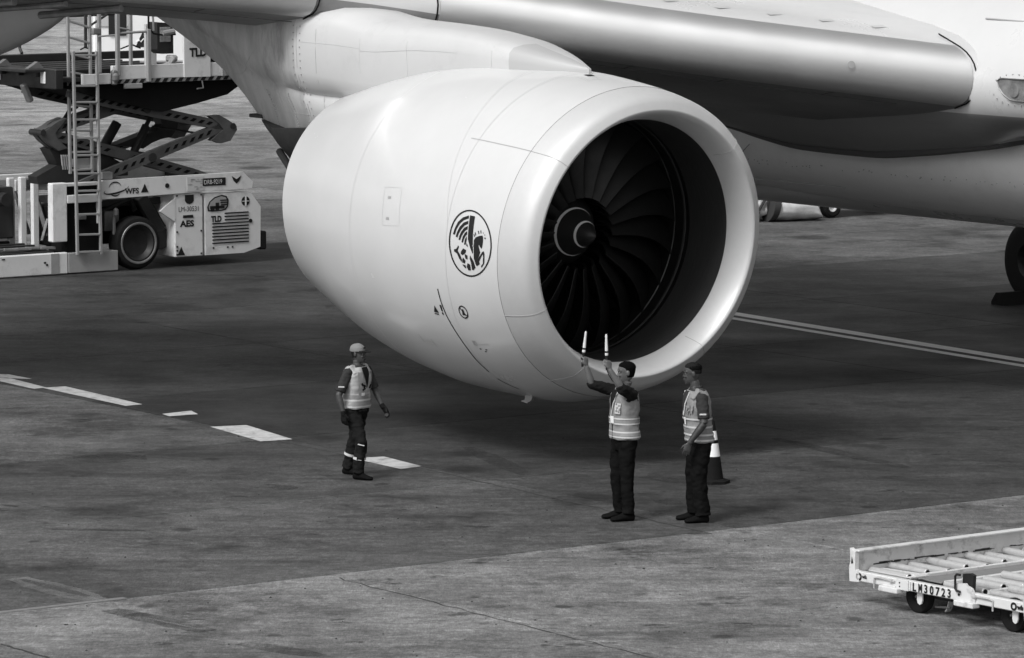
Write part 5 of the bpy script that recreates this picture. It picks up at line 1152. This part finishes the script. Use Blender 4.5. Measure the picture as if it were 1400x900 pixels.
def face_bits(F, hf, hl, c, brows=True, beard=False):
    up = V3(0, 0, 1)
    k = MB()
    for s_ in (-1, 1): k.tube([c + hf*.086 + hl*(.022*s_) + up*.030, c + hf*.086 + hl*(.036*s_) + up*.034, c + hf*.072 + hl*(.054*s_) + up*.028], .005, 6)
    k.build('eyebrows', M['hair'], F.root, 60)
    for s_ in (-1, 1):
        k = MB(); q = c + hf*.0765 + hl*(.031*s_) + up*.006; k.lathe([(0, -.012), (.008, -.009), (.012, 0), (.008, .009), (0, .012)], q, tuple(up), 12); e = k.build('eye', M['eyewhite'], F.root, 60)
        k = MB(); k.lathe([(0, .0), (.006, .0), (.0055, .004), (0, .005)], q + hf*.0095, tuple(hf), 10); k.build('iris', M['black'], e, 60)
    k = MB(); k.tube([c + hf*.089 + hl*.021 - up*.070, c + hf*.1005 - up*.0695, c + hf*.089 - hl*.021 - up*.070], .003, 6); k.build('mouth_line', M['hair'], F.root, 60)
def hair_cap(F, hf, hl, c, low_back=-.045, fringe=.062, grow=.007, name='hair', mat_=None, top=True, sides=None):
    """hair shell over the skull: scalp rings cut back at the face"""
    up = V3(0, 0, 1); mb = MB()
    prof = [(-.05, .066, .0, .080), (-.03, .069, .01, .088), (0, .0725, .012, .097), (.03, .0755, .03, .103), (.050, .0755, .045, .104), (.066, .074, .080, .103), (.085, .067, .078, .095), (.105, .051, .055, .074), (.120, .024, .024, .04)]
    rings = []
    for z, hw, fd, bd in prof:
        if z < low_back: continue
        rings.append(oval(c + up*(z + (.006 if z > .08 else 0)) - hf*.0, hf, hl, hw+grow*(1 if z > .02 else .6), fd+(grow if fd > .05 else 0), bd+grow, 24))
    mb.loft(rings); fd_ = solid(mb, 'cropped_hair', sides or M['fade'], F.root, .006, 2, .001, 60)
    if not top: return fd_
    mb = MB(); mb.loft([oval(c + up*z - hf*.004, hf, hl, hw+grow+.002, fd+.003, bd+grow+.001, 24) for z, hw, fd, bd in ((.046, .0755, .046, .100), (.058, .076, .070, .102), (.070, .073, .084, .101), (.088, .066, .076, .094), (.108, .050, .054, .073), (.126, .022, .022, .036))])
    return solid(mb, name, mat_ or M['hair'], F.root, .006, 2, .003, 60)

# ---------------------------------------------------------------- 1. marshaller with raised wands
F = Figure('man in grey safety vest raising two lit wands in front of the engine intake', on_ground(850, 711), R_(180+24))
fig1 = F; B0 = V3(.03, 0, 0); hf = V3(math.cos(R_(188)), math.sin(R_(188)), 0); hl = V3(-hf.y, hf.x, 0); HC = V3(.045, -.02, 1.655)
shN, shF = B0 + F.l*.185 + V3(0, 0, 1.425), B0 - F.l*.185 + V3(0, 0, 1.425)
elN, elF = V3(-.015, -.31, 1.515), V3(-.335, .10, 1.505)
wrN, wrF = V3(-.145, -.335, 1.725), V3(-.395, .07, 1.715)
hipN, hipF = F.l*.095 + V3(.02, 0, .90), -F.l*.095 + V3(.02, 0, .90)
knN, knF = V3(.055, -.10, .49), V3(-.055, .07, .49)
anN, anF = V3(.075, -.09, .085), V3(-.015, .10, .085)
mb = MB(); torso(mb, F, 0, .86, 1.50, B0); neck(mb, B0 + V3(0, 0, 1.46), HC - V3(0, 0, .09) - hf*.012); head(mb, hf, hl, HC)
for sh, el, wr in ((shN, elN, wrN), (shF, elF, wrF)):
    limb(mb, [sh, sh.lerp(el, .5), el, el.lerp(wr, .3), wr], [.056, .048, .042, .043, .028])
upN, upF = V3(-.02, 0, 1).normalized(), V3(.10, 0, 1).normalized()
hand(mb, wrN, V3(-.16, -.02, .98), V3(-.75, -.55, .1), V3(-.55, .80, .0), curl=1.25, thumb=.9); hand(mb, wrF, V3(-.12, 0, .98), V3(-.6, -.75, 0), V3(-.75, .6, .0), curl=1.25, thumb=.9)
for h_, k_, a_ in ((hipN, knN, anN), (hipF, knF, anF)): limb(mb, [h_, k_, a_], [.08, .055, .04])
solid(mb, 'body', M['skin'], F.root, .0065, 2)
face_bits(F, hf, hl, HC); hair_cap(F, hf, hl, HC, low_back=-.055, grow=.004, sides=M['hair'])
mb = MB(); torso(mb, F, .012, .90, 1.485, B0)
for sh, el, wr in ((shN, elN, wrN), (shF, elF, wrF)): limb(mb, [sh.lerp(B0 + V3(0, 0, 1.38), .3), sh, sh.lerp(el, .55), el, el.lerp(wr, .14)], [.060, .070, .064, .058, .053])
solid(mb, 'shirt', M['shirt'], F.root, .008, 3, .012, 14)
vest(F, B0, .915, M['vest'], seed=3)
vneck(F, B0, M['shirt'], zb=1.22)
for z, h_, m_ in ((1.155, .018, 'band'), (1.125, .03, 'bandgrey'), (1.098, .018, 'band'), (1.005, .018, 'band'), (.978, .03, 'bandgrey'), (.950, .018, 'band')): ring_band(F, z, B0, .0395, h_, M[m_])
chest_patch(F, [[(z, .28 + .11*j) for j in range(5)] for z in (1.21, 1.25, 1.29, 1.33)], B0, .036, M['band'], 'chest_badge')
k = MB()
for i, (z, a) in enumerate(((1.315, .35), (1.30, .55), (1.275, .42), (1.26, .62), (1.24, .38), (1.235, .55))): k.bar(chest_point(F, z, a, B0, .038), chest_point(F, z+.012, a+.10, B0, .038), .012, .016)
k.build('badge_print', M['bandgrey'], F.root, 0)['kind'] = 'stuff'
k = MB(); k.tube([chest_point(F, 1.45, .30, B0, .036), chest_point(F, 1.32, .14, B0, .040), chest_point(F, 1.18, .0, B0, .042)], .007, 6); k.build('lanyard', M['band'], F.root, 30)
chest_patch(F, [[(z, -.06 + .10*j) for j in range(4)] for z in (1.10, 1.14, 1.18)], B0, .044, M['card'], 'id_card')
k = MB(); k.tube([chest_point(F, z, .03, B0, .038) for z in (1.10, 1.02, .93)], .006, 6); k.build('zip', M['black'], F.root, 30)
trousers(F, [(hipN, knN, anN), (hipF, knF, anF)], V3(.025, 0, .9), M['trouser'], wide=1.02, seed=1)
for a_, td in ((anN, V3(-.96, -.25, 0)), (anF, V3(-.98, -.1, 0))):
    mb = MB(); shoe(mb, V3(a_.x, a_.y, 0), td); t = link('tmp', mb.mesh('tmp', [], 0)); bake(t, 'shoe', F.root, M['boot'], [('SUBSURF', dict(levels=1))])
# the two wands he holds
def wand(label, wrist, d, n_off, up):
    t = thing('marshalling_wand', label, 'wand', fig1.location if 0 else F.root.location, 0, 'marshalling wands'); c = wrist + d.normalized()*.075 + n_off; up = up.normalized()
    k = MB(); k.lathe([(0, -.085), (.013, -.083), (.015, -.05), (.015, .055), (.019, .06), (.019, .075), (.014, .08)], c, tuple(up), 14); k.build('handle', M['black'], t, 30)
    k = MB(); k.lathe([(.017, .08), (.019, .085), (.019, .105), (.016, .108)], c, tuple(up), 14); k.build('collar', M['white'], t, 30)
    k = MB(); k.lathe([(.0165, .108), (.0165, .125), (.019, .13)], c, tuple(up), 14); k.build('lens_ring', M['black'], t, 30)
    k = MB(); k.lathe([(.018, .13), (.0175, .16), (.0125, .27), (.0125, .30), (.009, .315), (0, .318)], c, tuple(up), 14); k.build('glow_tube', M['wand'], t, 40)
    return t, c
w1, c1 = wand('marshalling wand with dangling strap in the hand nearer his face', wrN, V3(-.16, -.02, .98), V3(-.020, .030, 0), upN)
k = MB(); k.tube([c1 - upN*.08, c1 + V3(.02, -.01, -.13), c1 + V3(.05, -.02, -.18), c1 + V3(.075, -.02, -.215)], .006, 6); k.build('wrist_strap', M['black'], w1, 30)
w2, c2 = wand('marshalling wand held out farthest left with a slight tilt', wrF, V3(-.12, 0, .98), V3(-.028, .022, 0), upF)

# ---------------------------------------------------------------- 2. watching man with glasses
F = Figure('man with glasses and tattooed forearm standing with arms down beside the cone', on_ground(950, 713), R_(180+14))
fig2 = F; B0 = V3(.045, 0, 0); LN2 = .06; hf = V3(math.cos(R_(183)), math.sin(R_(183)), 0); hl = V3(-hf.y, hf.x, 0); HC = V3(-.035, 0, 1.655)
top = B0 - F.f*0 + F.f*.05*.55
shN, shF = top + F.l*.19 + V3(0, 0, 1.41), top - F.l*.19 + V3(0, 0, 1.41)
elN, elF = V3(.085, -.275, 1.13), V3(.08, .24, 1.12)
wrN, wrF = V3(-.075, -.275, .915), V3(.03, .20, .88)
hipN, hipF = F.l*.095 + V3(.045, 0, .90), -F.l*.095 + V3(.045, 0, .90)
knN, knF = V3(.035, -.11, .49), V3(-.02, .11, .49)
anN, anF = V3(.085, -.11, .085), V3(.0, .10, .085)
mb = MB(); torso(mb, F, 0, .86, 1.50, B0, LN2); neck(mb, B0 + F.f*.035 + V3(0, 0, 1.46), HC - V3(0, 0, .09) - hf*.02); head(mb, hf, hl, HC)
for sh, el in ((shN, elN), (shF, elF)): limb(mb, [sh, sh.lerp(el, .5), el], [.056, .050, .043])
limb(mb, [elF, elF.lerp(wrF, .3), wrF], [.043, .044, .028])
for h_, k_, a_ in ((hipN, knN, anN), (hipF, knF, anF)): limb(mb, [h_, k_, a_], [.08, .055, .04])
dN = V3(-.32, .03, -.95)
limb(mb, [elN, elN.lerp(wrN, .3), wrN], [.043, .045, .029]); hand(mb, wrN, dN, V3(-.9, -.15, .3), V3(.2, .95, 0), curl=.28, spread=4, thumb=.3)
hand(mb, wrF, V3(-.05, 0, -1), V3(-.95, 0, .0), V3(.0, -.95, 0), curl=.35)
bd2 = solid(mb, 'body', [M['skin2'], M['tattoo']], F.root, .0065, 2)
for p_ in bd2.data.polygons:
    c_ = p_.center
    if c_.y < -.2 and .93 < c_.z < 1.15 and c_.x < .16: p_.material_index = 1
face_bits(F, hf, hl, HC); hair_cap(F, hf, hl, HC, low_back=-.02, grow=.004)
k = MB()
for s_ in (-1, 1):
    cc = HC + hf*.108 + hl*.033*s_ + V3(0, 0, .004); rr = .024
    k.tube([cc + hl*(rr*1.1*math.cos(a)) + V3(0, 0, rr*.85*math.sin(a)) for a in [2*math.pi*q/16 for q in range(17)]], .0026, 5, cap=False)
    k.tube([cc + hl*.026*s_ + V3(0, 0, .006), HC + hf*.06 + hl*.076*s_ + V3(0, 0, .010), HC - hf*.005 + hl*.082*s_ + V3(0, 0, .006)], .0026, 5)
k.tube([HC + hf*.112 + hl*.009 + V3(0, 0, .008), HC + hf*.112 - hl*.009 + V3(0, 0, .008)], .0026, 5); k.build('glasses', M['black'], F.root, 30)
mb = MB(); torso(mb, F, .012, .88, 1.485, B0, LN2)
for sh, el in ((shN, elN), (shF, elF)): limb(mb, [sh.lerp(B0 + V3(0, 0, 1.38), .3), sh, sh.lerp(el, .5), sh.lerp(el, .82)], [.058, .070, .068, .065])
c = B0 + F.f*.03 + V3(0, 0, 1.48); mb.tube([c - V3(0, 0, .03), c + V3(0, 0, .035) + F.f*.008], [.082, .070], 16)
solid(mb, 'shirt', M['shirtgrey'], F.root, .008, 3, .009, 12, seed=5)
vest(F, B0, .90, M['vest'], LN2, seed=8)
vneck(F, B0, M['shirtgrey'], LN2, zb=1.20)
for z in (1.165, 1.075, .99, .93): ring_band(F, z, B0, .0395, .020, M['band'], lean=LN2)
k = MB(); k.tube([chest_point(F, 1.46, .42, B0, .037, LN2), chest_point(F, 1.33, .22, B0, .040, LN2), chest_point(F, 1.20, .04, B0, .04, LN2)], .008, 6); k.tube([chest_point(F, 1.46, -.42, B0, .037, LN2), chest_point(F, 1.20, -.0, B0, .04, LN2)], .008, 6); k.build('vest_trim', M['band'], F.root, 30)
k = MB(); rnd = random.Random(3)
for i in range(16): z, a = 1.19 + .12*rnd.random(), .35 + .55*rnd.random(); k.bar(chest_point(F, z, a, B0, .037, LN2), chest_point(F, z+rnd.uniform(.005, .03), a+rnd.uniform(-.03, .08), B0, .037, LN2), .012, .012)
k.build('chest_print', M['bandgrey'], F.root, 0)['kind'] = 'stuff'
chest_patch(F, [[(z, .10 + .09*j) for j in range(3)] for z in (1.10, 1.14, 1.18)], B0, .043, M['card'], 'id_card', LN2)
k = MB(); q = sh_ = shN.lerp(elN, .62); k.box(q + V3(-.005, -.071, 0), (.075, .012, .018), .003); k.build('sleeve_tab', M['band'], F.root, 0)
trousers(F, [(hipN, knN, anN), (hipF, knF, anF)], V3(.045, 0, .9), M['trouser'], wide=1.18, amp=.014, seed=12)
for a_, td in ((anN, V3(-.97, -.2, 0)), (anF, V3(-.98, -.05, 0))):
    mb = MB(); shoe(mb, V3(a_.x, a_.y, 0), td); t = link('tmp', mb.mesh('tmp', [], 0)); bake(t, 'shoe', F.root, M['boot'], [('SUBSURF', dict(levels=1))])

# ---------------------------------------------------------------- 3. walking man with cap
F = Figure('man in light cap and pale safety vest walking right with gloved hands', on_ground(487, 653), R_(-36), .905)
fig3 = F; B0 = V3(.0, 0, 0); LN3 = .04; hf = V3(math.cos(R_(-24)), math.sin(R_(-24)), 0); hl = V3(-hf.y, hf.x, 0); HC = V3(.035, -.015, 1.635)
shR, shL = B0 - F.l*.19 + V3(.02, 0, 1.415), B0 + F.l*.19 + V3(.02, 0, 1.415)
elR, elL = V3(-.215, -.235, 1.115), V3(.255, .14, 1.12)
wrR, wrL = V3(-.155, -.265, .885), V3(.345, .085, .935)
hipR, hipL = -F.l*.095 + V3(0, 0, .90), F.l*.095 + V3(0, 0, .90)
knR, knL = V3(.075, -.22, .50), V3(-.03, .16, .49)
anR, anL = V3(.03, -.20, .09), V3(-.125, .22, .10)
mb = MB(); torso(mb, F, 0, .86, 1.50, B0, LN3); neck(mb, B0 + F.f*.02 + V3(0, 0, 1.46), HC - V3(0, 0, .09) - hf*.015); head(mb, hf, hl, HC)
for sh, el, wr in ((shR, elR, wrR), (shL, elL, wrL)): limb(mb, [sh, sh.lerp(el, .5), el, el.lerp(wr, .3), wr], [.056, .050, .043, .044, .029])
for h_, k_, a_ in ((hipR, knR, anR), (hipL, knL, anL)): limb(mb, [h_, k_, a_], [.08, .055, .04])
dR, dL = V3(.06, -.02, -1), V3(.55, -.25, -.8)
hand(mb, wrR, dR, F.f, F.l, curl=.45); hand(mb, wrL, dL, V3(.5, -.6, .4), V3(-.5, -.6, -.3), curl=.4)
solid(mb, 'body', M['skin2'], F.root, .0065, 2)
mb = MB(); hand(mb, wrR, dR, F.f, F.l, curl=.45, size=1.14); mb.tube([wrR - dR*.03, wrR + dR*.03], .036, 12); solid(mb, 'glove', M['shirt'], F.root, .0055, 1)
mb = MB(); hand(mb, wrL, dL, V3(.5, -.6, .4), V3(-.5, -.6, -.3), curl=.4, size=1.14); mb.tube([wrL - dL.normalized()*.03, wrL + dL.normalized()*.03], .036, 12); solid(mb, 'glove', M['shirt'], F.root, .0055, 1)
face_bits(F, hf, hl, HC); hair_cap(F, hf, hl, HC, low_back=-.05, grow=.0, top=False)
mb = MB(); up = V3(0, 0, 1); tl = lambda z: -hf*(.35*(z-.06))
mb.loft([oval(HC + up*(z) - hf*.008 - up*.0, hf, hl, hw, fd, bd, 28) for z, hw, fd, bd in ((.030, .083, .099, .110), (.06, .084, .100, .112), (.09, .079, .092, .105), (.113, .064, .070, .086), (.131, .038, .040, .052), (.139, .012, .014, .016))])
cap_ = solid(mb, 'cap', M['cap'], F.root, .006, 2)
mb = MB(); vs = []
n = 14
for i in range(n+1):
    a = R_(-62 + 124*i/n); r0, r1 = .094, .094 + .085*math.cos(a*1.15)
    for r, z in ((r0, .044), (r1, .034)): vs.append(tuple(HC + hf*(r*math.cos(a)) + hl*(r*.84*math.sin(a)) + up*z))
    for r, z in ((r1, .028), (r0, .037)): vs.append(tuple(HC + hf*(r*math.cos(a)) + hl*(r*.84*math.sin(a)) + up*z))
mb.loft([vs[4*i:4*i+4] for i in range(n+1)]); mb.build('cap_brim', M['shirt'], F.root, 40)
k = MB(); q = HC + hf*.099 - hl*.02 + up*.085; k.box(q, (.01, .05, .028), .003, Matrix((hf, hl, up)).transposed()); k.build('cap_badge', M['black'], F.root, 0)
k = MB(); k.tube([HC + hf*a + hl*b_ + up*.032 for a, b_ in ((.0, -.087), (.05, -.078), (.085, -.05))], .005, 6); k.build('cap_trim', M['hair'], F.root, 30)
mb = MB(); torso(mb, F, .012, .88, 1.485, B0, LN3)
for sh, el in ((shR, elR), (shL, elL)): limb(mb, [sh.lerp(B0 + V3(0, 0, 1.38), .3), sh, sh.lerp(el, .5), sh.lerp(el, .86)], [.058, .070, .070, .068])
c = B0 + F.f*.02 + V3(0, 0, 1.475); mb.tube([c - V3(0, 0, .03), c + V3(0, 0, .03)], [.080, .068], 16)
solid(mb, 'shirt', M['shirtgrey'], F.root, .008, 3, .010, 12, seed=21)
vest(F, B0, .925, M['vestlight'], LN3, seed=30, grow=.034)
vneck(F, B0, M['shirt'], LN3, zb=1.20, wtop=.26, grow=.046)
for z, m_, h_ in ((1.085, 'bandgrey', .055), (.995, 'bandgrey', .05), (1.04, 'band', .02), (.955, 'band', .018)): ring_band(F, z, B0, .048 if m_ == 'band' else .046, h_, M[m_], lean=LN3)
for a in (-.62, .55):
    chest_patch(F, [[(z, a + .14*j) for j in range(4)] for z in (1.10, 1.18, 1.26, 1.34, 1.41)], B0, .040, M['bandgrey'], 'shoulder_band', LN3)
k = MB(); rnd = random.Random(9)
for i in range(12): z, a = 1.17 + .09*rnd.random(), -.42 + .26*rnd.random() + (.62 if i % 4 == 0 else 0); k.bar(chest_point(F, z, a, B0, .043, LN3), chest_point(F, z+.012, a+.09, B0, .043, LN3), .014, .014)
k.build('chest_print', M['shirt'], F.root, 0)['kind'] = 'stuff'
chest_patch(F, [[(z, -.42 + .09*j) for j in range(4)] for z in (1.10, 1.14)], B0, .05, M['card'], 'id_card', LN3)
k = MB(); q = shR.lerp(elR, .62); k.box(q + V3(-.01, -.076, 0), (.08, .012, .018), .003); k.build('sleeve_tab', M['band'], F.root, 0)
trousers(F, [(hipR, knR, anR), (hipL, knL, anL)], V3(.0, 0, .9), M['trousergrey'], wide=1.12, amp=.016, seed=40)
for kn, an in ((knR, anR), (knL, anL)):
    p = kn.lerp(an, .52); d_ = (an-kn).normalized(); k = MB(); k.tube([p - d_*.017, p + d_*.017], .086, 18, cap=False); k.build('ankle_band', M['band'], F.root, 40)
k = MB(); p = knR + V3(.0, -.086, -.03); k.box(p, (.09, .012, .014), .003, Matrix.Rotation(R_(12), 3, 'Y')); k.build('knee_tab', M['band'], F.root, 0)
for a_, td in ((anR, V3(.9, -.45, 0)), (anL, V3(.85, -.5, 0))):
    mb = MB(); shoe(mb, V3(a_.x, a_.y, a_.z-.09), td, .29); t = link('tmp', mb.mesh('tmp', [], 0)); bake(t, 'boot', F.root, M['boot'], [('SUBSURF', dict(levels=1))])
